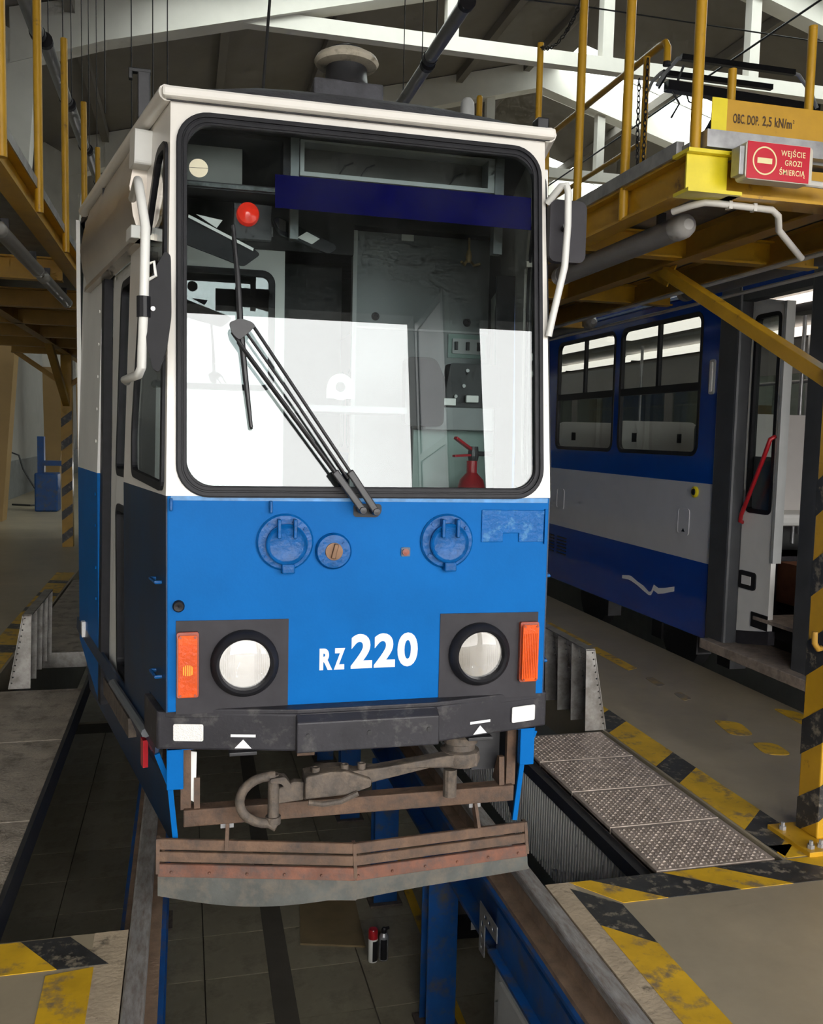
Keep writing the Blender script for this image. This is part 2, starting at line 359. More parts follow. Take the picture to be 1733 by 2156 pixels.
# across the pit end, right
for a, b, m in ((0.93, 1.10, 0), (1.10, 1.42, 1), (1.42, 1.66, 0), (1.66, 2.0, 1), (2.0, 2.3, 0)):
    sk = 0.12
    stripe([(a-(sk if a > 0.95 else 0.04), 3.175), (b-sk, 3.175), (b+sk, 2.99), (a+(sk if a > 0.95 else 0.10), 2.99)], TAPEB if m else TAPEY)
for a, b, m in ((3.10, 2.83, 1), (2.83, 2.20, 0), (2.20, 1.95, 1), (1.95, 1.3, 0), (1.3, 1.0, 1), (1.0, 0.3, 0)):
    stripe([(0.872, a+0.03), (1.02, a-0.12), (1.02, b-0.12), (0.872, b+0.03)], TAPEB if m else TAPEY)
# left
for a, b, m in ((-0.98, -1.14, 1), (-1.14, -1.42, 0), (-1.42, -1.62, 1), (-1.62, -1.95, 0)):
    stripe([(a, 3.17), (b, 3.17), (b+0.14, 2.98), (a+0.14, 2.98)], TAPEB if m else TAPEY)
for a, b, m in ((2.97, 2.3, 0), (2.3, 2.05, 1), (2.05, 1.3, 0)):
    stripe([(-0.885, a), (-1.03, a-0.02), (-1.02, b), (-0.88, b)], TAPEB if m else TAPEY)
stripes_along(-2.1, -1.89, [3.3, 3.9, 4.2, 4.8, 5.1, 5.7, 6.0, 6.6, 6.85, 7.45, 7.7, 8.3, 8.5, 9.1, 9.3, 9.9, 10.1, 10.7, 10.9, 11.5], True, skew=0.03)
for a, b in ((6.15, 6.9), (6.95, 7.9), (7.92, 9.4), (9.42, 11.5)): stripe([(2.70, a), (2.80, a+0.05), (2.80, b), (2.70, b-0.04)], TAPEY)
for a, b in ((5.35, 5.55), (5.7, 5.95)): stripe(rpoly([(2.70, a), (2.78, a+0.03), (2.79, b), (2.72, b-0.02)], 0.03), TAPEB2)
# worn remains of a yellow line and patches by the neighbouring track
for pts in ([(2.60, 4.66), (2.74, 4.62), (2.80, 4.86), (2.66, 4.95)], [(2.60, 4.32), (2.75, 4.28), (2.78, 4.48), (2.64, 4.52)], [(3.16, 4.6), (3.30, 4.55), (3.32, 5.0), (3.20, 5.1)]):
    stripe(rpoly(pts, 0.06), TAPEY)
# side gate walls, hall walls
mb = MB()
xs = sorted([g for gg in GATES for g in gg]); edges = [-7.0]+xs+[24.0]
for i in range(0, len(edges), 2): mb.box(edges[i], edges[i+1], GY-0.3, GY, 0, GH)
mb.box(-7, 24, GY-0.3, GY, GH, 13.5)
struct(mb.build('wall_front', mat('dark_gate_wall', (0.07, 0.066, 0.062), 0.8, var=0.1)))
# open leaf of the hall gate, folded back against the pier
mb = MB(); mb.box(1.95, 2.0, GY+0.02, GY+1.15, 0.05, 4.5); gl = struct(mb.build('door_1', mat('lilac_grey_gate_sheet', (0.30, 0.29, 0.31), 0.5, var=0.05)))
for y_ in (GY+0.06, GY+1.11): mb = MB(); mb.box(1.935, 1.952, y_-0.04, y_+0.04, 0.05, 4.5); mb.build('stile', BLKMET, gl)
for z_ in (0.1, 1.5, 2.9, 4.4): mb = MB(); mb.box(1.935, 1.952, GY+0.1, GY+1.07, z_, z_+0.08); mb.build('cross_rail', BLKMET, gl)
mb = MB(); mb.box(-5.0, -4.7, GY, 46, 0, 9.6); struct(mb.build('wall_left', WALLW))
mb = MB(); mb.box(-4.7, -4.64, GY, 46, 0, 0.9); struct(mb.build('trim_3', mat('grey_dado', (0.22, 0.23, 0.23), 0.6)))
mb = MB(); mb.box(23.7, 24, GY, 46, 0, 9.6); struct(mb.build('wall_right', WALLW))
mb = MB(); mb.box(-5, 24, 46, 46.3, 0, 14); struct(mb.build('wall_back', WALLW))
mb = MB(); mb.box(-60, 60, -70, GY-0.3, -0.3, -0.01); struct(mb.build('ground', mat('outdoor_paving', (0.30, 0.30, 0.29), 0.8, scale=1)), 'grey paved yard outside the hall gate')
# roof: ridge at X 9.4; openings are skylights, some of them unseen and added for light
XR, ZR, K = 9.4, 12.62, 0.27
def zr(x): return ZR-K*abs(x-XR)
SKY = []
XC = [-5.2, -1.2, 3.0, 8.4, 9.9, 15.6, 24.2]
YC = [GY-0.3, 2.0, 5.6, 8.4, 12.2, 13.9, 17.2, 23.7, 27.3, 31.4, 34.8, 46.3]
mb = MB()
for i in range(len(XC)-1):
    for j in range(len(YC)-1):
        x0, x1, y0, y1 = XC[i], XC[i+1], YC[j], YC[j+1]
        hole = (i == 4 and j in (3, 5, 7, 9)) or (i == 2 and j == 5) or (i == 1 and j in (5, 8))  # nearer and left-slope openings are unseen, added to brighten rafters and floor
        if hole: SKY.append((x0, x1, y0, y1)); continue
        xx = [x0, x1] if not (x0 < XR < x1) else [x0, XR, x1]
        for a, b in zip(xx[:-1], xx[1:]):
            mb.hexa([(a, y0, zr(a)), (b, y0, zr(b)), (b, y1, zr(b)), (a, y1, zr(a)), (a, y0, zr(a)+0.2), (b, y0, zr(b)+0.2), (b, y1, zr(b)+0.2), (a, y1, zr(a)+0.2)])
ceil = struct(mb.build('ceiling', ROOFC))
for k, (x0, x1, y0, y1) in enumerate(SKY):
    mb = MB(); xm = (x0+x1)/2; n = 4
    for q in range(n+1):
        y = y0+(y1-y0)*q/n; mb.bar((x0, y, zr(x0)+0.1), (x1, y, zr(x1)+0.1), 0.06, 0.12)
    wo = struct(mb.build('window_%d' % (k+1), WHITE))
    for q in range(n):
        a = y0+(y1-y0)*q/n+0.03; b = y0+(y1-y0)*(q+1)/n-0.03; pm = MB()
        pm.hexa([(x0, a, zr(x0)+0.09), (x1, a, zr(x1)+0.09), (x1, b, zr(x1)+0.09), (x0, b, zr(x0)+0.09), (x0, a, zr(x0)+0.10), (x1, a, zr(x1)+0.10), (x1, b, zr(x1)+0.10), (x0, b, zr(x0)+0.10)])
        pm.build('pane', GLASSD, wo)
    ang = math.atan(K)*(1 if xm > XR else -1)
    portal('roof_opening_daylight', (xm, (y0+y1)/2, zr(xm)-0.02), (0, ang, 0), (x1-x0)*1.03, y1-y0)
for k, x in enumerate((-2.6, 0.2, 2.6, 6.9, 8.9, 12.8, 17.5, 20.5)):      # purlins
    mb = MB(); mb.box(x-0.09, x+0.09, 12.4, 46, zr(x)-0.26, zr(x)-0.01); mb.build('purlin', ROOFC, ceil)

def roof_frame(Y, label, full=True):
    t = thing('roof_frame', (XR, Y, 0), label, 'roof frame', 'white concrete roof frames')
    h = 0.22
    for s in (-1, 1):
        X = lambda d: XR+s*d
        mb = MB()     # rafter: deep at the eaves, shallower to the ridge
        pr = [(0, ZR-0.02), (13.0, zr(XR+13.0)-0.02), (13.0, 8.15), (11.4, 8.72), (0, 11.85)]
        mb.plate(lambda a, b, d: (XR+s*a, Y-h+d, b), pr, d0=0, d1=2*h); mb.build('rafter', BEAMW, t)
        mb = MB()     # leg, tapering downwards
        mb.hexa([(X(13.55), Y-h, 0), (X(13.25), Y-h, 0), (X(13.25), Y+h, 0), (X(13.55), Y+h, 0), (X(13.6), Y-h, 3.3), (X(12.98), Y-h, 3.3), (X(12.98), Y+h, 3.3), (X(13.6), Y+h, 3.3)])
        mb.build('column_foot', TAN, t)
        h = 0.20; mb = MB(); mb.hexa([(X(13.6), Y-h, 3.3), (X(12.98), Y-h, 3.3), (X(12.98), Y+h, 3.3), (X(13.6), Y+h, 3.3), (X(13.7), Y-h, 9.1), (X(12.55), Y-h, 8.5), (X(12.55), Y+h, 8.5), (X(13.7), Y+h, 9.1)])
        mb.build('column_head', BEAMW, t); h = 0.22
    mb = MB(); mb.box(XR-9.0, XR+9.0, Y-0.12, Y+0.12, 9.38, 9.66); mb.build('tie', BEAMW, t)
    for x in (4.55, 7.9, 11.35, 14.4):
        mb = MB(); mb.box(x-0.12, x+0.12, Y-0.12, Y+0.12, 9.66, zr(x)-0.6); mb.build('hanger', BEAMW, t)
    return t
roof_frame(18.0, 'nearest white concrete roof frame, its tie beam crossing above the blue tram')
roof_frame(25.5, 'second white roof frame, peaked gable seen behind the roof vent')
roof_frame(33.0, 'farthest white roof frame, behind the other two gables')

# ------------------------------------------------------------------ blue works tram
YF = 2.956
T = thing('works_tram', (0, YF, 0), 'blue and white works tram numbered RZ 220 over the inspection pit', 'tram')
BF = BY(YF)
ZW, ZT, KW = 1.552, 2.84, 0.138/1.2786
def BWS(a, b, d): return (a, YF+KW*(b-ZW)-d, b)          # leaning windscreen plane
def side(s, lean=True):
    def f(a, b, d):
        l = 0.045*max(0, b-ZW)/1.29 if lean else 0.0
        return (s*(0.655+0.2251*a+0.9743*d-l), YF+0.9743*a-0.2251*d, b)
    return f
# --- front skin
mb = MB(); mb.plate(BF, [(-0.655, 0.846), (0.655, 0.846), (0.655, ZW), (-0.655, ZW)], d0=-0.02, d1=0); mb.build('front_panel', BLUE, T, bevel=0.006)
mb = MB(); mb.plate(BF, [(-0.64, 1.538), (0.645, 1.534), (0.645, 1.55), (-0.64, 1.552)], d0=0.0, d1=0.002); mb.build('paint_edge', mat('pale_rubbed_blue', (0.07, 0.24, 0.50), 0.4, var=0.3, scale=20), T)
WS_OUT = rrect(-0.625, 0.628, 1.548, 2.785, 0.105, 8)
WS_IN = rrect(-0.592, 0.598, 1.585, 2.745, 0.085, 8)
def quadpl(pts, n): return pts
outer = [(-0.652, ZW), (0.652, ZW), (0.642, ZT), (-0.642, ZT)]
mb = MB(); mb.plate(BWS, outer, [WS_OUT], d0=-0.02, d1=0); mb.build('windscreen_surround', CREAM, T)
mb = MB(); mb.plate(BWS, WS_OUT, [WS_IN], d0=-0.015, d1=0.010)
mb.plate(BWS, inset(WS_OUT, 0.004), [inset(WS_OUT, 0.017)], d0=0.010, d1=0.018); mb.plate(BWS, inset(WS_OUT, 0.022), [inset(WS_OUT, 0.034)], d0=0.010, d1=0.015)
seal = mb.build('windscreen_seal', RUBBER, T, bevel=0.003)
mb = MB(); mb.plate(BWS, inset(WS_IN, -0.006), d0=-0.006, d1=0.0); ws = mb.build('windscreen', GLASSW, T)
# film and stickers on the glass
mb = MB(); mb.plate(BWS, [(-0.309, 2.50), (0.593, 2.495), (0.593, 2.61), (-0.309, 2.61)], d0=-0.012, d1=-0.009); mb.build('sun_film', FILM, T, label='dark blue sun strip across the upper windscreen')
mb = MB(); mb.plate(BWS, circ(-0.555, 2.604, 0.030), d0=0.0005, d1=0.002); st = mb.build('round_sticker', mat('cream_sticker', (0.62, 0.58, 0.42), 0.5), T)
mb = MB(); mb.plate(BWS, [(-0.585, 2.603), (-0.525, 2.605), (-0.525, 2.606), (-0.585, 2.604)], d0=0.002, d1=0.003); mb.build('line', BLACK, st)
# --- corner posts, sides
for s in (-1, 1):
    B_ = side(s)
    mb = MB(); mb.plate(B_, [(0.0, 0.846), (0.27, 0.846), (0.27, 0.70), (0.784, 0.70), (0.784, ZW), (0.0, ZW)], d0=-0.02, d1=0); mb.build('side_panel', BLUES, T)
    s0 = lambda z: 0.142*(z-ZW)/1.29
    wout = rpoly([(0.028, 1.562), (0.575, 1.585), (0.605, 1.75), (0.505, 2.40), (0.30, 2.70), (0.155, 2.70)], 0.05)
    mb = MB(); mb.plate(B_, [(0.0, ZW), (0.784, ZW), (0.784, 2.83), (0.142, 2.83)], [wout], d0=-0.02, d1=0); mb.build('side_surround', CREAM, T)
    mb = MB(); mb.plate(B_, wout, [inset(wout, 0.028)], d0=-0.01, d1=0.010); mb.build('side_window_seal', RUBBER, T, bevel=0.003)
    mb = MB(); mb.plate(B_, inset(wout, 0.02), d0=-0.006, d1=0.0); mb.build('side_window', GLASSD, T)
    # rear of door: straight panel
    mb = MB(); mb.plate(B_, [(1.50, 0.46), (2.2, 0.62), (2.2, ZW), (1.50, ZW)], d0=-0.02, d1=0); mb.build('rear_corner_panel', BLUE, T)
    mb = MB(); mb.plate(B_, [(1.50, ZW), (2.2, ZW), (2.2, 2.84), (1.50, 2.84)], d0=-0.02, d1=0); rp = mb.build('rear_corner_panel', WHITE, T)
    for z in (0.95, 1.1, 1.3, 1.45, 1.7, 1.85, 2.0, 2.15, 2.3):
        r_ = MB(); p = B_(1.56, z, 0.0); q = B_(1.56, z, 0.004); r_.cyl(p, q, 0.007, 8); r_.build('rivet', WHITE if z > ZW else BLUE, rp)
    # doorway
    mb = MB(); mb.plate(B_, [(0.765, 0.62), (0.795, 0.62), (0.795, 2.45), (0.765, 2.45)], d0=-0.10, d1=-0.021); mb.build('door_jamb', RUBBER, T)
    mb = MB(); mb.plate(B_, [(1.425, 0.47), (1.50, 0.47), (1.50, 2.45), (1.425, 2.45)], d0=-0.034, d1=0.004); mb.build('door_jamb', RUBBER, T)
    w1 = rrect(0.83, 1.17, 0.70, 1.44, 0.06, 5); w2 = rrect(0.83, 1.17, 1.56, 2.38, 0.06, 5)
    mb = MB(); mb.plate(B_, [(0.81, 0.60), (1.42, 0.60), (1.42, 2.44), (0.81, 2.44)], [w1, w2], d0=-0.06, d1=-0.035); dl = mb.build('door_leaf', WHITE, T)
    for w_ in (w1, w2):
        mb = MB(); mb.plate(B_, w_, [inset(w_, 0.03)], d0=-0.065, d1=-0.028); mb.build('window_seal', RUBBER, dl)
        mb = MB(); mb.plate(B_, inset(w_, 0.02), d0=-0.05, d1=-0.045); mb.build('pane', GLASSD, dl)
    mb = MB(); mb.plate(B_, [(0.76, 0.52), (1.52, 0.52), (1.52, 0.60), (0.76, 0.60)], d0=-0.35, d1=-0.01); mb.build('door_step', DUSTY, T)
    mb = MB(); mb.tube([B_(0.26, 0.70, 0.015), B_(0.95, 0.70, 0.02)], 0.017, 8); mb.build('sill_rail', mat('grey_sill_rail', (0.13, 0.14, 0.15), 0.5), T)
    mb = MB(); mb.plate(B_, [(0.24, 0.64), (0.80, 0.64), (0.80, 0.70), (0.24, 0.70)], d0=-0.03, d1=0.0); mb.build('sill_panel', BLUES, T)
    # steel cover above the door and gutter
    mb = MB(); n = 8; fr = []; bk = []
    for i in range(n+1):
        a = 0.50+(1.86-0.50)*i/n
        for z, d in ((2.45, 0.02), (2.52, 0.045), (2.62, 0.06), (2.72, 0.045), (2.82, 0.02)): fr.append(B_(a, z, d))
    for i in range(n):
        for k in range(4): bk.append((i*5+k, i*5+k+1, (i+1)*5+k+1, (i+1)*5+k))
    m2 = len(fr); 
    for i in range(n+1):
        a = 0.50+(1.86-0.50)*i/n
        for z in (2.45, 2.52, 2.62, 2.72, 2.82): fr.append(B_(a, z, -0.01))
    for i in range(n):
        for k in range(4): bk.append((m2+i*5+k, m2+(i+1)*5+k, m2+(i+1)*5+k+1, m2+i*5+k+1))
        bk.append((i*5, (i+1)*5, m2+(i+1)*5, m2+i*5)); bk.append((i*5+4, m2+i*5+4, m2+(i+1)*5+4, (i+1)*5+4))
    for k in range(4):
        bk.append((k, m2+k, m2+k+1, k+1)); bk.append((n*5+k, n*5+k+1, m2+n*5+k+1, m2+n*5+k))
    mb.add(fr, bk); mb.build('door_gear_cover', STEELB, T, smooth=True)
    mb = MB(); mb.plate(B_, [(0.44, 2.43), (1.9, 2.43), (1.9, 2.452), (0.44, 2.452)], d0=-0.02, d1=0.03); mb.build('cover_rail', STEELB, T)
    mb = MB(); mb.plate(B_, [(0.44, 2.43), (0.54, 2.43), (0.54, 2.475), (0.44, 2.475)], d0=-0.01, d1=0.06); mb.build('bracket', WHITE, T, bevel=0.004)
    mb = MB(); mb.tube([B_(0.13, 2.832, 0.015), B_(0.6, 2.835, 0.02), B_(2.0, 2.84, 0.03)], 0.026, 10); mb.build('gutter', CREAM, T, smooth=True)
    mb = MB(); mb.plate(B_, rrect(0.42, 0.52, 2.68, 2.80, 0.012, 3), d0=0.0, d1=0.06); mb.build('side_lamp_box', WHITE, T, bevel=0.005)
    # skirt below the doorway
    mb = MB()
    def bs(a, z):
        ins = {0.72: 0.0, 0.66: -0.004, 0.54: 0.04, 0.31: 0.062}[z]
        return side(s, False)(a, z, -ins)
    vs = []; fs = []
    for a in (0.16, 0.8, 1.6, 2.3):
        for z in (0.72, 0.66, 0.54, 0.31):
            if a > 0.5 and z > 0.6: z_ = z-0.12
            p = bs(a, z); vs.append(p); vs.append((p[0]-s*0.012, p[1], p[2]))
    for i in range(3):
        for k in range(3):
            o = i*8+k*2; fs += [(o, o+2, o+10, o+8), (o+1, o+9, o+11, o+3)]
        fs += [(i*8, i*8+8, i*8+9, i*8+1), (i*8+6, i*8+7, i*8+15, i*8+14)]
    for k in range(3): fs += [(k*2, k*2+1, k*2+3, k*2+2), (24+k*2, 24+k*2+2, 24+k*2+3, 24+k*2+1)]
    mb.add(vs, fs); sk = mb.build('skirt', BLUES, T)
    for z0_, z1_ in ((0.66, 0.54), (0.54, 0.31)):
        a_, b_ = bs(0.155, z0_), bs(0.155, z1_); mb = MB(); mb.bar((a_[0]-s*0.006, a_[1]-0.004, a_[2]), (b_[0]-s*0.006, b_[1]-0.004, b_[2]), 0.018, 0.012, up=(0, 1, 0)); mb.build('skirt_edge', BLUE, sk)
    mb = MB(); mb.plate(side(s, False), [(0.30, 0.56), (0.345, 0.56), (0.345, 0.66), (0.30, 0.66)], d0=0.0, d1=0.018); mb.build('side_reflector', [REDP, REFL][0 if s < 0 else 1], T)
    mb = MB(); mb.plate(side(s, False), [(1.95, 0.68), (1.99, 0.68), (1.99, 0.76), (1.95, 0.76)], d0=0.0, d1=0.018); mb.build('side_reflector', REFL, T)
    for z in (1.264, 0.949):
        mb = MB(); mb.tube([side(s)(0.16, z, 0.0), side(s)(0.16, z, 0.018), side(s)(0.07, z, 0.018), side(s)(0.07, z, 0.0)], 0.006, 8); mb.build('foot_hold', BLUE_LUMPY, T)
    # main body side with windows
    holes = [rrect(5.35+i*1.55, 6.75+i*1.55, 1.6, 2.45, 0.12, 5) for i in range(6)]
    Bs = (lambda s_: (lambda a, b, d: (s_*(1.15+d), a, b)))(s)
    mb = MB(); mb.plate(Bs, [(5.1, ZW), (15.2, ZW), (15.2, 2.84), (5.1, 2.84)], holes, d0=-0.02, d1=0); mb.build('body_side', WHITE, T)
    mb = MB(); mb.plate(Bs, [(5.1, 0.62), (15.2, 0.62), (15.2, ZW), (5.1, ZW)], d0=-0.02, d1=0); mb.build('body_side', BLUE, T)
    for h_ in holes:
        mb = MB(); mb.plate(Bs, h_, [inset(h_, 0.03)], d0=-0.02, d1=0.008); rs = mb.build('window_seal', RUBBER, T)
        mb = MB(); mb.plate(Bs, inset(h_, 0.02), d0=-0.008, d1=-0.003); mb.build('pane', GLASSD, rs)
# --- roof
mb = MB(); vs = []; fs = []
sec = [(3.075, 0.655, 2.84, 0.012), (3.13, 0.67, 2.845, 0.05), (3.3, 0.70, 2.85, 0.115), (3.8, 0.81, 2.86, 0.14), (4.5, 0.97, 2.86, 0.15), (5.15, 1.13, 2.86, 0.15), (15.2, 1.13, 2.86, 0.15)]
nn = 12
for y, hw, z, rise in sec:
    for i in range(nn+1):
        t = -1+2*i/nn; vs.append((hw*t, y, z+rise*(1-t**4)))
for k in range(len(sec)-1):
    for i in range(nn): fs.append((k*(nn+1)+i, k*(nn+1)+i+1, (k+1)*(nn+1)+i+1, (k+1)*(nn+1)+i))
o = len(vs)
for y, hw, z, rise in sec:
    for i in range(nn+1):
        t = -1+2*i/nn; vs.append((hw*t, y, z-0.03))
for k in range(len(sec)-1):
    for i in range(nn): fs.append((o+k*(nn+1)+i, o+(k+1)*(nn+1)+i, o+(k+1)*(nn+1)+i+1, o+k*(nn+1)+i+1))
    fs.append((k*(nn+1), (k+1)*(nn+1), o+(k+1)*(nn+1), o+k*(nn+1))); fs.append((k*(nn+1)+nn, o+k*(nn+1)+nn, o+(k+1)*(nn+1)+nn, (k+1)*(nn+1)+nn))
for i in range(nn): fs.append((i, i+1, o+i+1, o+i))
mb.add(vs, fs); mb.build('roof', ROOFD, T, smooth=True)
mb = MB(); mb.plate(lambda a, b, d: (a, b, 2.80+d), [(-0.668, 3.045), (0.668, 3.045), (0.672, 3.12), (-0.672, 3.12)], d0=0.012, d1=0.047); mb.build('roof_lip', CREAM, T, bevel=0.010)
# mushroom vent
mb = MB(); mb.box(-0.125, 0.145, 3.52, 3.74, 2.92, 3.105); v = mb.build('vent_base', ROOFD, T, bevel=0.008)
mb = MB(); mb.lathe([(0.105, 3.10), (0.085, 3.125), (0.078, 3.19), (0.09, 3.20)], (0.015, 3.62, 0)); mb.build('vent_neck', BLKMET, T, smooth=True)
mb = MB(); mb.lathe([(0.085, 3.185), (0.118, 3.192), (0.127, 3.205), (0.118, 3.222), (0.085, 3.24), (0.06, 3.246)], (0.015, 3.62, 0)); mb.build('vent_hood', mat('weathered_cream_hood', (0.52, 0.47, 0.37), 0.45, var=0.2, scale=9, col2=(0.1, 0.08, 0.05), amt=0.36), T, smooth=True)
mb = MB(); mb.lathe([(0.07, 3.24), (0.068, 3.252), (0.045, 3.262), (0.0, 3.266)], (0.015, 3.62, 0)); mb.build('vent_cap', BLKMET, T, smooth=True)
mb = MB(); mb.lathe([(0.037, 2.97), (0.037, 3.44), (0.034, 3.475), (0.02, 3.495), (0.0, 3.50)], (0.815, 4.6, 0), n=18); mb.build('roof_antenna', GREYLIGHT, T, smooth=True)
mb = MB(); mb.bar((-0.745, 3.6, 2.82), (-0.745, 3.6, 3.075), 0.045, 0.03, up=(0, 1, 0)); mb.box(-0.80, -0.72, 3.585, 3.615, 3.07, 3.085); mb.box(-0.80, -0.785, 3.585, 3.615, 3.045, 3.075); mb.build('roof_bracket', BLKMET, T, bevel=0.004)
mb = MB(); mb.box(0.645, 0.69, 3.17, 3.23, 2.84, 2.925); mb.build('roof_lamp', BLKMET, T, bevel=0.006)

# --- details of the front
for s in (-1, 1):
    a0, a1 = sorted((s*0.262, s*0.624))
    mb = MB(); mb.plate(BF, [(a0, 0.84), (a1, 0.84), (a1, 1.145), (a0, 1.148)], d0=0.0, d1=0.004); mb.build('lamp_panel', DKGREY, T)
    c = (s*0.405, YF-0.004, 1.003)
    mb = MB(); mb.lathe([(0.111, 0.0), (0.111, 0.014), (0.103, 0.034), (0.092, 0.042), (0.084, 0.036), (0.081, 0.010)], c, (0, -1, 0), n=40); hl = mb.build('headlight', RUBBER, T, smooth=True)
    mb = MB(); mb.lathe([(0.018, -0.045), (0.045, -0.035), (0.070, -0.012), (0.083, 0.014)], c, (0, -1, 0), n=36); mb.build('reflector', CHROME, hl, smooth=True)
    mb = MB(); mb.lathe([(0.0, -0.005), (0.014, -0.002), (0.02, -0.02), (0.02, -0.05)], c, (0, -1, 0), n=18); mb.build('bulb', mat('dull_bulb_shield', (0.16, 0.15, 0.14), 0.25, 0.6), hl, smooth=True)
    mb = MB(); mb.lathe([(0.036, -0.004), (0.038, 0.006), (0.034, 0.008), (0.032, -0.002)], (c[0]-0.004, c[1], c[2]-0.006), (0, -1, 0), n=28); mb.build('bulb_ring', mat('dull_bulb_shield', (0.16, 0.15, 0.14)), hl, smooth=True)
    mb = MB()
    mb.lathe([(0.083, 0.016), (0.080, 0.024), (0.06, 0.030), (0.03, 0.033), (0.0, 0.034)], c, (0, -1, 0), n=36); ln = mb.build('lens', GLASSL, hl, smooth=True)
    mb = MB()
    for i in range(-11, 12):
        x = i*0.0068; zz = math.sqrt(max(0, 0.079**2-x*x)); zb = -zz if abs(i) > 4 else 0.028
        yb = YF-0.004-0.031+0.012*(x/0.08)**2
        mb.bar((c[0]+x, yb, c[2]+zb+0.003), (c[0]+x, yb, c[2]+zz-0.003), 0.0032, 0.003, up=(0, 1, 0))
    mb.build('lens_ribs', GLASSL, hl)
    # indicator
    a0, a1 = sorted((s*0.552, s*0.622))
    mb = MB(); mb.plate(BF, rrect(a0, a1, 0.898, 1.114, 0.008, 3), d0=0.004, d1=0.022); ind = mb.build('indicator', ORFRAME, T, bevel=0.003)
    mb = MB(); mb.plate(BF, rrect(a0+0.005, a1-0.005, 0.904, 1.106, 0.008, 3), d0=0.022, d1=0.036); mb.build('lens', ORANGE, ind, bevel=0.006)
    mb = MB()
    for i in range(8): x = a0+0.012+i*(a1-a0-0.024)/7; mb.bar((x, YF-0.037, 0.915), (x, YF-0.037, 1.075), 0.003, 0.003, up=(0, 1, 0))
    mb.build('lens_ribs', ORANGE, ind)
    mb = MB(); mb.plate(BF, rpoly([((a0+a1)/2-0.018, 0.975), ((a0+a1)/2+0.018, 0.975), ((a0+a1)/2+0.016, 1.01), ((a0+a1)/2-0.016, 1.01)], 0.014), d0=0.0365, d1=0.038)
    if s < 0: mb.build('painted_glow_spot', ORANGEB, ind)  # yellow patch paints the bright glow on the left lens
    for z in (0.91, 1.10):
        for x in (a0+0.012, a1-0.012):
            r_ = MB(); r_.cyl((x, YF-0.034, z), (x, YF-0.040, z), 0.004, 8); r_.build('screw', ORFRAME, ind)
    # coupling socket
    cx0, cz0 = s*0.277, 1.402; c = (cx0, YF, cz0)
    mb = MB(); mb.lathe([(0.094, 0.0), (0.094, 0.006), (0.088, 0.012), (0.06, 0.013)], c, (0, -1, 0), n=36); so = mb.build('coupling_socket', BLUE_LUMPY, T, smooth=True)
    mb = MB(); mb.lathe([(0.068, 0.012), (0.068, 0.030), (0.064, 0.034), (0.058, 0.030), (0.054, 0.028), (0.0, 0.029)], (cx0+0.004, YF, cz0-0.006), (0, -1, 0), n=36); mb.build('lid', BLUE_LUMPY, so, smooth=True)
    for dx in (-0.022, 0.03):
        mb = MB(); mb.box(cx0+dx-0.006, cx0+dx+0.006, YF-0.046, YF-0.01, cz0+0.015, cz0+0.078); mb.build('hinge_lug', BLUE_LUMPY, so, bevel=0.003)
    mb = MB(); mb.box(cx0-0.012, cx0+0.03, YF-0.034, YF, cz0-0.102, cz0-0.07); mb.build('lid_tab', BLUE_LUMPY, so, bevel=0.004)
    for a in (0.6, 2.3, 3.8, 5.5):
        r_ = MB(); p = (cx0+0.079*math.cos(a), cz0+0.079*math.sin(a)); r_.cyl((p[0], YF-0.010, p[1]), (p[0], YF-0.018, p[1]), 0.006, 8); r_.build('bolt', BLUE_LUMPY, so)
    # reflector and jacking mark on the bumper
def bumpY(x): return 2.89+max(0, abs(x)-0.235)*(0.10/0.445)
c = (-0.116, YF, 1.371)
mb = MB(); mb.lathe([(0.061, 0), (0.061, 0.010), (0.055, 0.018), (0.03, 0.020)], c, (0, -1, 0), n=32); rc = mb.build('round_connector', BLUE_LUMPY, T, smooth=True)
mb = MB(); mb.lathe([(0.03, 0.019), (0.029, 0.024), (0.0, 0.025)], c, (0, -1, 0), n=24); mb.build('contact_plate', BROWNM, rc)
mb = MB(); mb.bar((-0.121, YF-0.03, 1.349), (-0.109, YF-0.03, 1.397), 0.014, 0.014, up=(0, 1, 0)); mb.build('contact_bar', BROWNM, rc, bevel=0.002)
for a in (0.7, 2.4, 3.9, 5.5):
    r_ = MB(); p = (c[0]+0.043*math.cos(a), c[2]+0.043*math.sin(a)); r_.cyl((p[0], YF-0.016, p[1]), (p[0], YF-0.022, p[1]), 0.005, 8); r_.build('bolt', BLUE_LUMPY, rc)
mb = MB(); mb.plate(BF, rrect(0.117, 0.148, 1.350, 1.381, 0.004, 3), d0=0, d1=0.006); b_ = mb.build('push_button', mat('grey_blue_metal', (0.06, 0.09, 0.14), 0.4), T)
mb = MB(); mb.lathe([(0.012, 0.006), (0.012, 0.011), (0.0, 0.012)], (0.132, YF, 1.365), (0, -1, 0), n=18); mb.build('button_face', mat('brown_red_button', (0.22, 0.05, 0.03), 0.4), b_)
mb = MB(); mb.plate(BF, [(0.402, 1.397), (0.482, 1.397), (0.482, 1.428), (0.540, 1.428), (0.540, 1.397), (0.632, 1.397), (0.634, 1.508), (0.402, 1.510)], d0=0, d1=0.006); mb.build('number_plate_holder', BLUE_CHIP, T, bevel=0.002)
mb = MB(); mb.box(0.634, 0.642, YF-0.012, YF, 1.39, 1.512); mb.build('plate_edge', BLUE, T)
for x, z in ((-0.639, 1.527), (-0.324, 1.52)):
    mb = MB(); mb.box(x-0.005, x+0.005, YF-0.022, YF, z-0.022, z+0.018); mb.build('clip', BLUE_LUMPY, T, bevel=0.003)
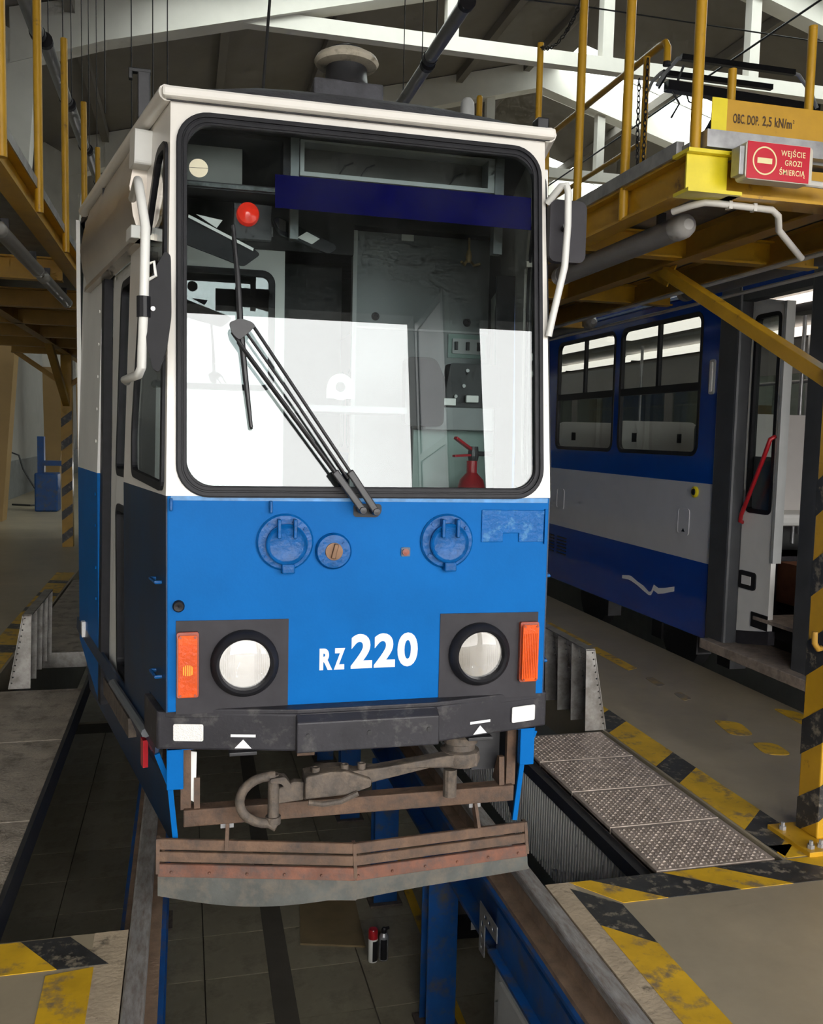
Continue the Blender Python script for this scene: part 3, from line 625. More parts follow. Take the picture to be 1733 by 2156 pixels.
mb = MB(); mb.lathe([(0.019, 0), (0.019, 0.012), (0.015, 0.018), (0.006, 0.017), (0.0, 0.012)], (-0.616, YF, 1.197), (0, -1, 0), n=20); mb.build('rubber_stop', RUBBER, T, smooth=True)
for ch, xa, xb in (('R', -0.157, -0.113), ('Z', -0.108, -0.070)): text_part(ch, BF, xa, xb, 0.966, 1.040, DECAL, T, 'fleet_letter', 0.0015, bold=0.05)
for ch, xa, xb in (('2', -0.050, 0.024), ('2', 0.030, 0.104), ('0', 0.112, 0.184)): text_part(ch, BF, xa, xb, 0.967, 1.086, DECAL, T, 'fleet_digit', 0.0015, bold=0.04)
# bumper
mb = MB()
plan = [(-0.685, 2.995), (-0.235, 2.890), (0.235, 2.890), (0.685, 2.995), (0.735, 3.22), (0.70, 3.22), (0.655, 3.03), (-0.655, 3.03), (-0.70, 3.22), (-0.735, 3.22)]
mb.plate(lambda a, b, d: (a, b, 0.712+d), plan, d0=0, d1=0.128); bu = mb.build('bumper', BUMPER, T, bevel=0.008)
mb = MB(); mb.hexa([(-0.65, 2.99, 0.84), (0.65, 2.99, 0.84), (0.655, YF+0.005, 0.84), (-0.655, YF+0.005, 0.84), (-0.2, 2.93, 0.845), (0.2, 2.93, 0.845), (0.65, YF, 0.862), (-0.65, YF, 0.862)]); 
mb = MB(); mb.plate(lambda a, b, d: (a, YF-b, 0.84+d+0.0), [(-0.66, -0.03), (0.66, -0.03), (0.60, -0.015), (0.235, 0.058), (-0.235, 0.058), (-0.60, -0.015)], d0=-0.02, d1=0.012); mb.build('bumper_top', BUMPER, T, bevel=0.004)
mb = MB(); mb.hexa([(-0.242, 2.86, 0.716), (0.242, 2.86, 0.716), (0.242, 2.90, 0.716), (-0.242, 2.90, 0.716), (-0.242, 2.86, 0.818), (0.242, 2.86, 0.818), (0.242, 2.90, 0.842), (-0.242, 2.90, 0.842)]); cb = mb.build('bumper_block', BUMPER, T, bevel=0.005)
for x in (-0.205, 0.0, 0.205):
    r_ = MB(); r_.cyl((x, 2.862, 0.774), (x, 2.855, 0.774), 0.008, 10); r_.build('bolt', BLKMET, cb)
for s in (-1, 1):
    def BB(a, b, d, s=s):       # face of the swept bumper wing, a = distance out from the middle
        return (s*a-s*0.2193*-d*0, bumpY(a)-d, b)
    mb = MB(); mb.plate(BB, rrect(0.537, 0.633, 0.745, 0.802, 0.006, 3), d0=0.002, d1=0.007); mb.build('bumper_reflector', REFL, T, bevel=0.001)
    mb = MB(); mb.plate(BB, [(0.383, 0.722), (0.437, 0.722), (0.410, 0.752)], d0=0.001, d1=0.003); jm = mb.build('jacking_mark', DECAL, T)
    mb = MB(); mb.plate(BB, [(0.370, 0.760), (0.450, 0.760), (0.450, 0.769), (0.370, 0.769)], d0=0.001, d1=0.003); mb.build('bar', DECAL, jm)
    mb = MB(); x0, x1 = sorted((s*0.365, s*0.455)); mb.box(x0, x1, bumpY(0.41)-0.012, bumpY(0.41)+0.05, 0.700, 0.712); mb.build('jacking_lug', BLKMET, T, bevel=0.002)
    mb = MB(); x0, x1 = sorted((s*0.60, s*0.655)); mb.box(x0, x1, 3.02, 3.05, 0.56, 0.712); mb.box(*sorted((s*0.55, s*0.655)), 3.02, 3.05, 0.695, 0.712); mb.build('corner_bracket', BLUE, T, bevel=0.003)
mb = MB(); mb.plate(BY(3.10), [(-0.590, 0.50), (-0.560, 0.48), (-0.556, 0.66), (-0.585, 0.665)], d0=0, d1=0.006); mb.build('bracket_gap_light', WHITE, T)  # white bracket that also paints the light seen through the gap
# drawbar with its shackle
mb = MB()
mb.plate(lambda a, b, d: (a, 2.95+d, b), [(0.42, 0.585), (0.42, 0.635), (0.30, 0.632), (0.06, 0.605), (-0.06, 0.60), (-0.16, 0.585), (-0.2, 0.575), (-0.2, 0.51), (-0.06, 0.532), (0.06, 0.56), (0.24, 0.592)], d0=0.02, d1=0.075)
db = mb.build('drawbar', DUSTY, T, bevel=0.008)
mb = MB(); mb.plate(lambda a, b, d: (a, 2.95+d, b), [(-0.31, 0.50), (-0.20, 0.508), (-0.2, 0.572), (-0.235, 0.575), (-0.31, 0.545)], d0=0.03, d1=0.065); mb.build('drawbar_tongue', DUSTY, db, bevel=0.005)
mb = MB(); mb.plate(lambda a, b, d: (a, 2.95+d, b), [(-0.20, 0.52), (-0.06, 0.525), (0.03, 0.55), (0.03, 0.575), (-0.06, 0.61), (-0.12, 0.612), (-0.2, 0.598)], d0=0.0, d1=0.095); mb.build('drawbar_sleeve', DUSTY, db, bevel=0.012)
mb = MB(); mb.tube([(-0.19, 2.94, 0.515), (-0.14, 2.935, 0.507), (-0.08, 2.935, 0.512), (-0.02, 2.94, 0.535)], 0.010, 8); mb.build('drawbar_wire', DUSTY, db, smooth=True)
for x in (-0.16, -0.06, 0.0):
    r_ = MB(); r_.lathe([(0.014, 0.0), (0.014, 0.02), (0.008, 0.02), (0.008, 0.0)], (x, 2.985, 0.60+0.004*(x > -0.1))); r_.build('ring', DUSTY, db)
mb = MB(); mb.cyl((-0.305, 2.97, 0.445), (-0.305, 2.97, 0.612), 0.019, 14); mb.cyl((-0.305, 2.97, 0.44), (-0.305, 2.97, 0.465), 0.026, 14); mb.build('coupling_pin', DUSTY, db, smooth=True)
mb = MB(); mb.plate(BY(2.95), rpoly([(-0.318, 0.605), (-0.27, 0.61), (-0.255, 0.59), (-0.245, 0.57), (-0.262, 0.562), (-0.282, 0.588), (-0.318, 0.592)], 0.01), d0=-0.03, d1=0.01); mb.build('pin_handle', DUSTY, db)
arc = [(-0.318+0.0-0.095*math.sin(math.pi*i/12)*1.05, 2.965, 0.525+0.082*math.cos(math.pi*i/12)) for i in range(13)]
mb = MB(); mb.tube([(-0.30, 2.965, 0.608)]+arc+[(-0.295, 2.955, 0.432)], 0.0165, 10); mb.build('shackle', DUSTY, db, smooth=True)
mb = MB(); mb.lathe([(0.068, 0.585), (0.075, 0.605), (0.07, 0.635), (0.055, 0.64), (0.055, 0.66), (0.065, 0.665), (0.065, 0.69), (0.04, 0.71)], (0.37, 3.03, 0), n=24); mb.build('drawbar_pivot', DUSTY, T, smooth=True)
mb = MB(); mb.cyl((0.33, 3.01, 0.47), (0.33, 3.01, 0.57), 0.025, 12); mb.build('pivot_pin', DUSTY, T)
mb = MB(); mb.bar((-0.22, 3.05, 0.66), (-0.16, 3.05, 0.66), 0.06, 0.02); mb.build('pipe_clamp', RUST, T)
# lower beam with uprights
mb = MB(); mb.box(-0.60, 0.60, 3.07, 3.13, 0.405, 0.465); lb = mb.build('front_beam', RUST, T, bevel=0.004)
for s in (-1, 1):
    mb = MB(); x0, x1 = sorted((s*0.575, s*0.61)); mb.box(x0, x1, 3.09, 3.11, 0.46, 0.72); mb.build('upright', RUST, lb)
    mb = MB(); x0, x1 = sorted((s*0.545, s*0.565)); mb.hexa([(x0, 3.08, 0.465), (x1, 3.08, 0.465), (x1, 3.16, 0.465), (x0, 3.16, 0.465), (x0, 3.09, 0.57), (x1, 3.09, 0.57), (x1, 3.11, 0.57), (x0, 3.11, 0.57)]); mb.build('gusset', RUST, lb)
    mb = MB(); mb.bar((s*0.45, 3.09, 0.41), (s*0.455, 3.05, 0.32), 0.012, 0.03); mb.build('hanger_strap', RUST, lb)
    mb = MB(); mb.box(min(s*0.43, s*0.475), max(s*0.43, s*0.475), 3.085, 3.10, 0.385, 0.40); mb.build('bolt', GALV, lb)
# lifeguard, bent in the middle
LG = [(-0.685, 3.06), (-0.02, 2.95), (0.66, 3.06)]
def lgz(x): return -0.028*(x+0.02)/0.68
def lg_strip(z0, z1, y0, y1, name, m, par, bev=0.003, x0=-0.685, x1=0.66):
    out = None
    for (xa, ya), (xb, yb) in zip(LG[:-1], LG[1:]):
        mb = MB()
        mb.hexa([(xa, ya+y0, z0+lgz(xa)), (xb, yb+y0, z0+lgz(xb)), (xb, yb+y0+0.015, z0+lgz(xb)), (xa, ya+y0+0.015, z0+lgz(xa)), (xa, ya+y1, z1+lgz(xa)), (xb, yb+y1, z1+lgz(xb)), (xb, yb+y1+0.015, z1+lgz(xb)), (xa, ya+y1+0.015, z1+lgz(xa))])
        out = mb.build(name, m, par, bevel=bev)
    return out
lg = MB(); lg.tube([(x_, y_+0.055, 0.30+lgz(x_)) for x_, y_ in LG], 0.012, 8)
lgo = lg.build('lifeguard', RUST, T)
for (xa, ya) in LG:
    lg = MB(); lg.hexa([(xa-0.006, ya, 0.225+lgz(xa)), (xa+0.006, ya, 0.225+lgz(xa)), (xa+0.006, ya+0.03, 0.225+lgz(xa)), (xa-0.006, ya+0.03, 0.225+lgz(xa)), (xa-0.006, ya+0.03, 0.335+lgz(xa)), (xa+0.006, ya+0.03, 0.335+lgz(xa)), (xa+0.006, ya+0.06, 0.335+lgz(xa)), (xa-0.006, ya+0.06, 0.335+lgz(xa))]); lg.build('end_plate', RUST, lgo)
lg_strip(0.300, 0.335, 0.025, 0.032, 'slat', RUST, lgo); lg_strip(0.262, 0.294, 0.014, 0.022, 'slat', RUST, lgo); lg_strip(0.215, 0.256, 0.0, 0.010, 'riveted_strip', RUSTR, lgo)
for i in range(11):
    x = -0.64+i*0.126; ya = LG[0][1]+(x-LG[0][0])*(LG[1][1]-LG[0][1])/(LG[1][0]-LG[0][0]) if x < -0.02 else LG[1][1]+(x+0.02)*(0.11/0.68)
    r_ = MB(); r_.lathe([(0.006, 0), (0.004, 0.005), (0, 0.006)], (x, ya+0.004, 0.232+lgz(x)), (0, -1, 0), n=8); r_.build('rivet', RUSTR, lgo)
for k, ((xa, ya), (xb, yb)) in enumerate(zip(LG[:-1], LG[1:])):
    mb = MB(); vs = []; fs = []; n = 14
    for i in range(n+1):
        t = i/n; x = xa+(xb-xa)*t; y = ya+(yb-ya)*t+0.004; low = 0.155-(0.035*math.sin(math.pi*min(1, t*1.15)) if k == 0 else 0.0)+(0.02 if k == 1 else 0)*t
        z = lgz(x)
        for q, (zz, yy) in enumerate(((0.222, 0.0), (0.19, -0.006), (low, -0.016+0.006*math.sin(5*t)))):
            vs += [(x, y+yy, zz+z), (x, y+yy+0.008, zz+z)]
    for i in range(n):
        for q in range(2):
            o = i*6+q*2; fs += [(o, o+2, o+8, o+6), (o+1, o+7, o+9, o+3)]
        fs += [(i*6, i*6+6, i*6+7, i*6+1), (i*6+4, i*6+5, i*6+11, i*6+10)]
    for b0 in (0, n*6): fs += [(b0, b0+1, b0+3, b0+2), (b0+2, b0+3, b0+5, b0+4)]
    mb.add(vs, fs); mb.build('rubber_flap', FLAP, lgo, smooth=True)
# underframe and wheels behind
mb = MB(); mb.box(-0.85, 0.85, 4.5, 15.1, 0.70, 0.86); mb.box(-0.45, 0.45, 5.6, 8.6, 0.35, 0.70); mb.box(0.46, 0.57, 3.16, 4.3, 0.50, 0.80); mb.build('underframe', BLKMET, T)
for y in (5.2, 7.1):
    for s in (-1, 1):
        mb = MB(); mb.lathe([(0.33, -0.06), (0.33, 0.06), (0.29, 0.062), (0.10, 0.03)], (s*0.75, y, 0.335), (s, 0, 0), n=32); mb.build('wheel', BLKMET, T, smooth=True)
mb = MB(); mb.box(-1.1, 1.1, 5.1, 15.1, 0.84, 0.87); mb.plate(BZ(0.84), [(-0.62, 3.0), (0.62, 3.0), (1.08, 5.1), (-1.08, 5.1)], d0=0, d1=0.03); mb.build('cab_floor', CABDARK, T)
mb = MB(); mb.box(-1.13, 1.13, 15.15, 15.2, 0.62, 2.84); mb.build('rear_wall', WHITE, T)
# --- wiper
def W3(x, z, d=0.06): return BWS(x, z, d)
mb = MB(); mb.tube([W3(-0.447, 2.422, 0.03), W3(-0.432, 2.25, 0.036), W3(-0.424, 2.09, 0.04), W3(-0.408, 1.93, 0.036), W3(-0.39, 1.775, 0.03)], [0.006, 0.009, 0.011, 0.009, 0.006], 8); wb = mb.build('wiper_blade', BLKMET, T, smooth=True)
mb = MB(); mb.tube([W3(-0.449, 2.425, 0.018), W3(-0.424, 2.09, 0.02), W3(-0.388, 1.77, 0.018)], 0.005, 6); mb.build('wiper_rubber', RUBBER, wb)
mb = MB(); mb.plate(lambda a, b, d: W3(a, b, 0.05+d), rpoly([(-0.462, 2.105), (-0.425, 2.12), (-0.39, 2.11), (-0.378, 2.098), (-0.40, 2.075), (-0.43, 2.05), (-0.452, 2.07)], 0.01), d0=0, d1=0.02); mb.build('wiper_joint', BLKMET, wb, bevel=0.003)
for (x0, z0), (x1, z1) in (((-0.452, 2.075), (-0.029, 1.512)), ((-0.386, 2.10), (0.016, 1.507))):
    mb = MB(); m0 = 0.80; xm = x0+(x1-x0)*m0; zm = z0+(z1-z0)*m0
    mb.tube([W3(x0, z0, 0.055), W3((x0+xm)/2, (z0+zm)/2, 0.06), W3(xm, zm, 0.062)], 0.0055, 8)
    a = mb.build('wiper_arm', BLKMET, T, smooth=True)
    mb = MB(); mb.tube([W3(x0+0.018, z0-0.03, 0.045), W3((x0+xm)/2+0.015, (z0+zm)/2-0.026, 0.05), W3(xm+0.012, zm-0.02, 0.052)], 0.0045, 8) if x0 < -0.4 else mb.tube([W3(x0-0.022, z0-0.02, 0.045), W3((x0+xm)/2-0.017, (z0+zm)/2-0.012, 0.05), W3(xm-0.014, zm-0.01, 0.052)], 0.0045, 8)
    mb.build('wiper_link', BLKMET, a, smooth=True)
    mb = MB(); mb.bar(W3(xm-0.01, zm+0.014, 0.062), W3(x1, z1, 0.055), 0.024, 0.014, up=(0, 1, 0)); mb.build('wiper_arm_base', BLKMET, a, bevel=0.004)
    mb = MB(); mb.lathe([(0.013, 0), (0.013, 0.065), (0.011, 0.072), (0, 0.073)], (x1, YF, z1), (0, -1, 0), n=16); mb.build('wiper_spindle', BLKMET, a, smooth=True)
mb = MB(); mb.plate(BF, rpoly([(-0.05, 1.485), (0.032, 1.483), (0.046, 1.50), (0.046, 1.528), (-0.05, 1.53)], 0.012), d0=0, d1=0.003); mb.build('wiper_recess', BLACK, T)
# --- mirrors
MIRB = mat('matt_black_mirror_shell', (0.012, 0.012, 0.014), 0.5, var=0.2, scale=15, spec=0.2)
mb = MB(); mb.tube([(-0.775, 3.36, 2.56), (-0.735, 2.90, 2.505), (-0.728, 2.84, 2.47), (-0.708, 2.78, 2.345), (-0.715, 2.80, 2.1), (-0.722, 2.82, 1.945), (-0.732, 2.85, 1.925), (-0.80, 3.3, 1.93), (-0.80, 3.42, 1.93)], 0.014, 10); ma = mb.build('mirror_arm', WHITE, T, smooth=True)
mb = MB(); mb.plate(BY(2.80), rpoly([(-0.708, 2.15), (-0.690, 2.22), (-0.655, 2.285), (-0.638, 2.275), (-0.636, 2.10), (-0.65, 2.0), (-0.672, 1.93), (-0.690, 1.94), (-0.708, 2.02)], 0.02), d0=-0.045, d1=0.0); mm = mb.build('mirror_housing', MIRB, T, bevel=0.02)
mb = MB(); mb.cyl((-0.688, 2.80, 2.115), (-0.688, 2.79, 2.115), 0.007, 12); mb.build('mirror_screw', GALV, mm)
mb = MB(); mb.tube([(-0.7150, 2.80, 2.09), (-0.7150, 2.80, 2.15)], 0.020, 12); mb.build('mirror_clamp', BLACK, mm)
mb = MB(); mb.tube([(-0.71, 2.80, 2.24), (-0.685, 2.79, 2.25), (-0.68, 2.79, 2.21), (-0.70, 2.80, 2.20)], 0.005, 8); mb.build('mirror_hook', WHITE, mm)
mb = MB(); mb.tube([(0.645, 3.0, 2.12), (0.655, 2.99, 2.19), (0.688, 2.98, 2.36), (0.694, 2.98, 2.5), (0.692, 2.98, 2.61), (0.683, 2.98, 2.637), (0.670, 2.99, 2.635), (0.645, 3.05, 2.59)], 0.0125, 10); ma = mb.build('mirror_arm', WHITE, T, smooth=True)
mb = MB(); mb.plate(BY(3.03), rrect(0.648, 0.788, 2.385, 2.60, 0.028, 5), d0=-0.035, d1=0.0); mm = mb.build('mirror_housing', DKGREY, T, bevel=0.010)
mb = MB(); mb.cyl((0.70, 3.03, 2.50), (0.69, 2.985, 2.50), 0.011, 10); mb.build('mirror_clamp', BLKMET, mm)

# --- driver's cab seen through the windscreen
Bk = BY(4.30)
mb = MB(); mb.plate(Bk, [(0.19, 0.9), (0.86, 0.9), (0.86, 2.72), (0.19, 2.72)], d0=-0.03, d1=0.0); cw = mb.build('cab_rear_panel', CABGREY, T)
mb = MB(); mb.plate(Bk, [(0.175, 0.9), (0.195, 0.9), (0.195, 2.72), (0.175, 2.72)], d0=-0.03, d1=0.012); mb.plate(Bk, [(0.19, 2.265), (0.86, 2.265), (0.86, 2.275), (0.19, 2.275)], d0=0, d1=0.008); mb.build('panel_strip', GREYLIGHT, cw)
mb = MB(); mb.plate(Bk, [(0.86, 0.9), (0.98, 0.9), (0.98, 2.8), (0.86, 2.8)], d0=-0.03, d1=-0.012); mb.build('cab_rear_panel', CABDARK, T)
mb = MB(); mb.plate(BY(4.2), [(0.93, 1.0), (0.985, 1.0), (0.985, 2.75), (0.93, 2.75)], d0=-0.03, d1=0.0); mb.build('blue_post', mat('blue_cab_post', (0.02, 0.10, 0.36), 0.4), T)
for x, z in ((0.29, 2.325), (0.75, 2.32)):
    mb = MB(); mb.lathe([(0.020, 0), (0.018, 0.008), (0.010, 0.008), (0.008, 0.004), (0, 0.004)], (x, 4.30, z), (0, -1, 0), n=18); mb.build('screw', DKGREY, cw)
mb = MB(); mb.plate(Bk, [(0.655, 2.145), (0.85, 2.145), (0.85, 2.26), (0.655, 2.26)], d0=0.0, d1=0.006); mb.build('backing_plate', CABGREEN, cw)
mb = MB(); mb.plate(Bk, rrect(0.675, 0.825, 2.165, 2.238, 0.004, 2), d0=0.006, d1=0.014); sw = mb.build('switch_panel', GREYLIGHT, T)
for x in (0.693, 0.752, 0.808):
    r_ = MB(); r_.box(x-0.007, x+0.007, 4.272, 4.287, 2.182, 2.222); r_.build('switch', BLACK, sw)
# coat hook
mb = MB(); mb.tube([(0.74, 4.27, 2.72), (0.738, 4.255, 2.66), (0.733, 4.25, 2.62)], 0.006, 8); mb.tube([(0.735, 4.26, 2.62), (0.76, 4.24, 2.585), (0.785, 4.22, 2.592)], 0.007, 8); mb.tube([(0.735, 4.26, 2.62), (0.71, 4.24, 2.585), (0.69, 4.22, 2.595)], 0.007, 8); mb.lathe([(0.012, 0), (0.016, 0.03), (0.008, 0.06)], (0.735, 4.25, 2.60), n=12); mb.build('coat_hook', BRASS, T, smooth=True)
mb = MB(); mb.plate(Bk, [(0.41, 2.69), (0.47, 2.69), (0.47, 2.72), (0.41, 2.72)], d0=0.002, d1=0.004); mb.build('small_notice', WHITE, T)
# white partition with a window
pw = rrect(-0.75, -0.19, 1.95, 2.505, 0.06, 6)
mb = MB(); mb.plate(Bk, [(-0.9, 0.9), (-0.145, 0.9), (-0.145, 2.60), (-0.9, 2.60)], [pw], d0=-0.03, d1=0.0); pt = mb.build('cab_partition', WHITE, T)
mb = MB(); mb.plate(Bk, pw, [inset(pw, 0.028)], d0=-0.03, d1=0.012); mb.build('window_seal', RUBBER, pt)
mb = MB(); mb.plate(Bk, inset(pw, 0.02), d0=-0.012, d1=-0.007); mb.build('pane', glass('partition_glass', (0.75, 0.78, 0.78), 0.08), pt)
mb = MB(); mb.box(-0.95, 0.175, 4.28, 4.34, 2.60, 2.84); mb.box(0.175, 0.95, 4.28, 4.34, 2.74, 2.84); mb.box(-0.145, 0.175, 4.60, 4.64, 0.9, 2.6); mb.build('cab_bulkhead', CABDARK, T)
mb = MB(); mb.plate(lambda a, b, d: (a, b, 2.80+d), [(-0.62, 3.12), (0.62, 3.12), (0.9, 4.3), (-0.9, 4.3)], d0=0, d1=0.02); mb.build('cab_ceiling', CABDARK, T)
# destination boxes above
mb = MB(); mb.plate(BY(3.30), [(-0.62, 2.60), (-0.235, 2.60), (-0.235, 2.80), (-0.62, 2.80)], [[(-0.595, 2.625), (-0.26, 2.625), (-0.26, 2.785), (-0.595, 2.785)]], d0=-0.1, d1=0.0); db_ = mb.build('header_box', DKGREY, T)
mb = MB(); mb.plate(BY(3.36), [(-0.595, 2.625), (-0.40, 2.625), (-0.40, 2.76), (-0.595, 2.76)], d0=0, d1=0.01); mb.build('header_card', mat('grey_card', (0.22, 0.215, 0.20), 0.7), db_)
mb = MB(); mb.plate(BY(3.295), [(-0.62, 2.605), (-0.24, 2.605), (-0.24, 2.618), (-0.62, 2.618)], d0=0, d1=0.006); mb.build('header_edge', mat('flaking_grey_paint', (0.12, 0.13, 0.13), 0.6, var=0.6, scale=40), db_)
dp = [(-0.20, 2.675), (0.53, 2.675), (0.53, 2.80), (-0.20, 2.80)]
mb = MB(); mb.plate(BY(3.30), dp, [[(-0.185, 2.69), (0.505, 2.69), (0.505, 2.792), (-0.185, 2.792)]], d0=-0.08, d1=0.0); dd = mb.build('destination_box', GREYLIGHT, T)
mb = MB(); mb.plate(BY(3.38), [(-0.2, 2.68), (0.53, 2.68), (0.53, 2.80), (-0.2, 2.80)], d0=0, d1=0.005); mb.build('destination_back', mat('grey_brown_lining', (0.10, 0.095, 0.085), 0.7), dd)
for x in (-0.06, 0.02, 0.36):
    mb = MB(); mb.tube([(x, 3.35, 2.69), (x+0.03, 3.34, 2.735), (x+0.06, 3.35, 2.75)], 0.003, 6); mb.build('wire', CABLE, dd)
for x0, x1 in ((-0.235, -0.205), (0.53, 0.565)):
    mb = MB(); mb.box(x0, x1, 3.29, 3.33, 2.45, 2.80); mb.build('header_post', CABGREY, T)
# visor, mirror, red lamp
def vis(pts, y0, y1): return lambda a, b, d: (a, y0+(y1-y0)*(a+0.6)/0.3-d, b)
Bv = vis(None, 3.26, 3.34)
mb = MB(); mb.plate(Bv, rpoly([(-0.60, 2.495), (-0.355, 2.41), (-0.335, 2.395), (-0.395, 2.345), (-0.60, 2.40)], 0.015), d0=-0.01, d1=0.0); vz = mb.build('sun_visor', MIRB, T)
mb = MB(); mb.plate(Bv, [(-0.585, 2.498), (-0.36, 2.412), (-0.362, 2.402), (-0.587, 2.488)], d0=0.0, d1=0.008); mb.build('visor_rail', WHITE, vz)
mb = MB(); mb.plate(Bv, [(-0.56, 2.505), (-0.47, 2.497), (-0.49, 2.468)], d0=-0.008, d1=-0.004); mb.build('visor_paper', WHITE, vz)
Bm = vis(None, 3.25, 3.33)
mo = rpoly([(-0.295, 2.525), (-0.27, 2.535), (-0.055, 2.462), (-0.05, 2.445), (-0.08, 2.425), (-0.27, 2.475)], 0.015)
mb = MB(); mb.plate(Bm, mo, d0=-0.02, d1=0.0); im = mb.build('cab_mirror', BLACK, T, bevel=0.004)
mb = MB(); mb.plate(Bm, rpoly([(-0.288, 2.522), (-0.27, 2.530), (-0.20, 2.506), (-0.215, 2.478), (-0.268, 2.487)], 0.01), d0=0.0, d1=0.002); mb.build('mirror_glass', mat('grey_mirror', (0.45, 0.44, 0.42), 0.1, 0.9), im)
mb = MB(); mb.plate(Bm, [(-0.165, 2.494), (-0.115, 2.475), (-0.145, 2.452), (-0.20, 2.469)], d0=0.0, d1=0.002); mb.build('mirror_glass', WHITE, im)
mb = MB(); mb.lathe([(0.04, -0.03), (0.04, 0.0), (0.036, 0.014), (0.02, 0.022), (0, 0.024)], (-0.383, 3.28, 2.522), (0, -1, 0), n=28); mb.build('red_lamp', RED, T, smooth=True, label='round red lamp behind the windscreen')
mb = MB(); mb.box(-0.43, -0.30, 3.30, 3.34, 2.44, 2.56); mb.build('lamp_bracket', BLACK, T)
text_part('1/6', BY(3.335), -0.36, -0.29, 2.46, 2.495, mat('grey_print', (0.09, 0.09, 0.09), 0.6), T, 'route_number', 0.002, flip=True)
# desk
mb = MB(); mb.plate(lambda a, b, d: (a, b, 1.30+d), [(-0.6, 3.02), (0.62, 3.02), (0.70, 3.5), (-0.70, 3.5)], d0=0, d1=0.05); mb.build('dashboard', CABGREY, T)
mb = MB(); mb.plate(BY(3.70), [(0.38, 1.785), (0.70, 1.785), (0.70, 1.885), (0.38, 1.885)], d0=-0.2, d1=0.0); mb.build('desk_ledge', CABGREY, T, bevel=0.01)
mb = MB(); mb.plate(BY(3.78), [(0.36, 0.9), (0.74, 0.9), (0.74, 1.785), (0.36, 1.785)], d0=-0.03, d1=0.0); mb.build('desk_panel', CABGREEN, T)
mb = MB(); mb.plate(BY(3.70), rpoly([(0.47, 1.885), (0.72, 1.885), (0.72, 2.07), (0.495, 2.07)], 0.015), d0=-0.08, d1=0.0); co = mb.build('console', BLACK, T, bevel=0.006)
for x, z in ((0.52, 1.93), (0.555, 1.975), (0.57, 2.04)):
    r_ = MB(); r_.cyl((x, 3.70, z), (x, 3.692, z), 0.008, 8); r_.build('screw', GREYLIGHT, co)
mb = MB(); mb.plate(BY(3.66), rpoly([(0.29, 1.80), (0.46, 1.80), (0.46, 2.0), (0.42, 2.085), (0.29, 2.085)], 0.03), d0=-0.06, d1=0.0); mb.build('meter_panel', BLACK, T, bevel=0.006)
for x, z in ((0.46, 1.89), (0.56, 1.905)):
    mb = MB(); mb.box(x, x+0.055, 3.67, 3.69, z, z+0.03); mb.build('cable_plug', WHITE, T, bevel=0.003)
mb = MB(); mb.plate(BY(3.55), circ(-0.0, 1.945, 0.052, 24), d0=-0.01, d1=0.0); mb.plate(BY(3.55), [(-0.055, 1.90), (0.055, 1.90), (0.055, 1.945), (-0.055, 1.945)], d0=-0.01, d1=-0.001)
hs = mb.build('speaker', WHITE, T)
mb = MB(); mb.lathe([(0.020, 0), (0.018, 0.006), (0, 0.004)], (0.0, 3.55, 1.945), (0, -1, 0), n=18); mb.build('speaker_cone', DKGREY, hs)
mb = MB(); mb.box(-0.16, 0.26, 3.5, 3.9, 1.845, 1.87); mb.build('shelf', CABGREY, T)

# fire extinguisher standing in the cab
fe = thing('fire_extinguisher', (0.57, 3.6, 0.87), 'red fire extinguisher behind the right half of the windscreen', 'extinguisher')
mb = MB(); mb.lathe([(0.06, 0.88), (0.065, 0.90), (0.065, 1.52), (0.05, 1.58), (0.022, 1.61), (0.022, 1.66)], (0.57, 3.6, 0), n=20); mb.build('cylinder', REDP, fe, smooth=True)
mb = MB(); mb.bar((0.575, 3.6, 1.70), (0.48, 3.55, 1.755), 0.02, 0.012); mb.bar((0.575, 3.6, 1.685), (0.475, 3.55, 1.68), 0.02, 0.010); mb.build('lever', REDP, fe, bevel=0.002)
mb = MB(); mb.lathe([(0.02, 1.66), (0.024, 1.68), (0.02, 1.72)], (0.575, 3.6, 0), n=12); mb.cyl((0.58, 3.6, 1.69), (0.65, 3.58, 1.69), 0.010, 8); mb.build('valve', BLKMET, fe)

# ------------------------------------------------------------------ passenger tram on the right
XS = 3.40
P = thing('passenger_tram', (4.55, 9.0, 0), 'dark blue and silver passenger tram with open door on the right', 'tram')
BR = lambda a, b, d: (XS-d, a, b)
YD0, YD1 = 5.18, 5.98       # doorway
wins = [(6.47, 7.87), (7.97, 9.35), (9.60, 11.0), (11.1, 12.5), (12.8, 14.2)]
holes = [rrect(a, b, 1.64, 2.80, 0.10, 5) for a, b in wins]
mb = MB(); mb.plate(BR, [(6.22, 1.43), (17.5, 1.43), (17.5, 2.90), (6.22, 2.90)], holes, d0=-0.04, d1=0.0); mb.build('upper_panel', RBLUE, P)
mb = MB(); mb.plate(BR, [(6.22, 0.80), (17.5, 0.80), (17.5, 1.43), (6.22, 1.43)], d0=-0.04, d1=0.0); mb.build('silver_band', RGREY, P)
mb = MB(); mb.plate(BR, [(6.22, 0.20), (17.5, 0.20), (17.5, 0.80), (6.22, 0.80)], d0=-0.04, d1=0.0); mb.build('lower_panel', RBLUE, P)
mb = MB(); mb.plate(BR, [(1.5, 0.20), (5.0, 0.20), (5.0, 2.90), (1.5, 2.90)], d0=-0.04, d1=0.0); mb.build('end_panel', RBLUE, P)
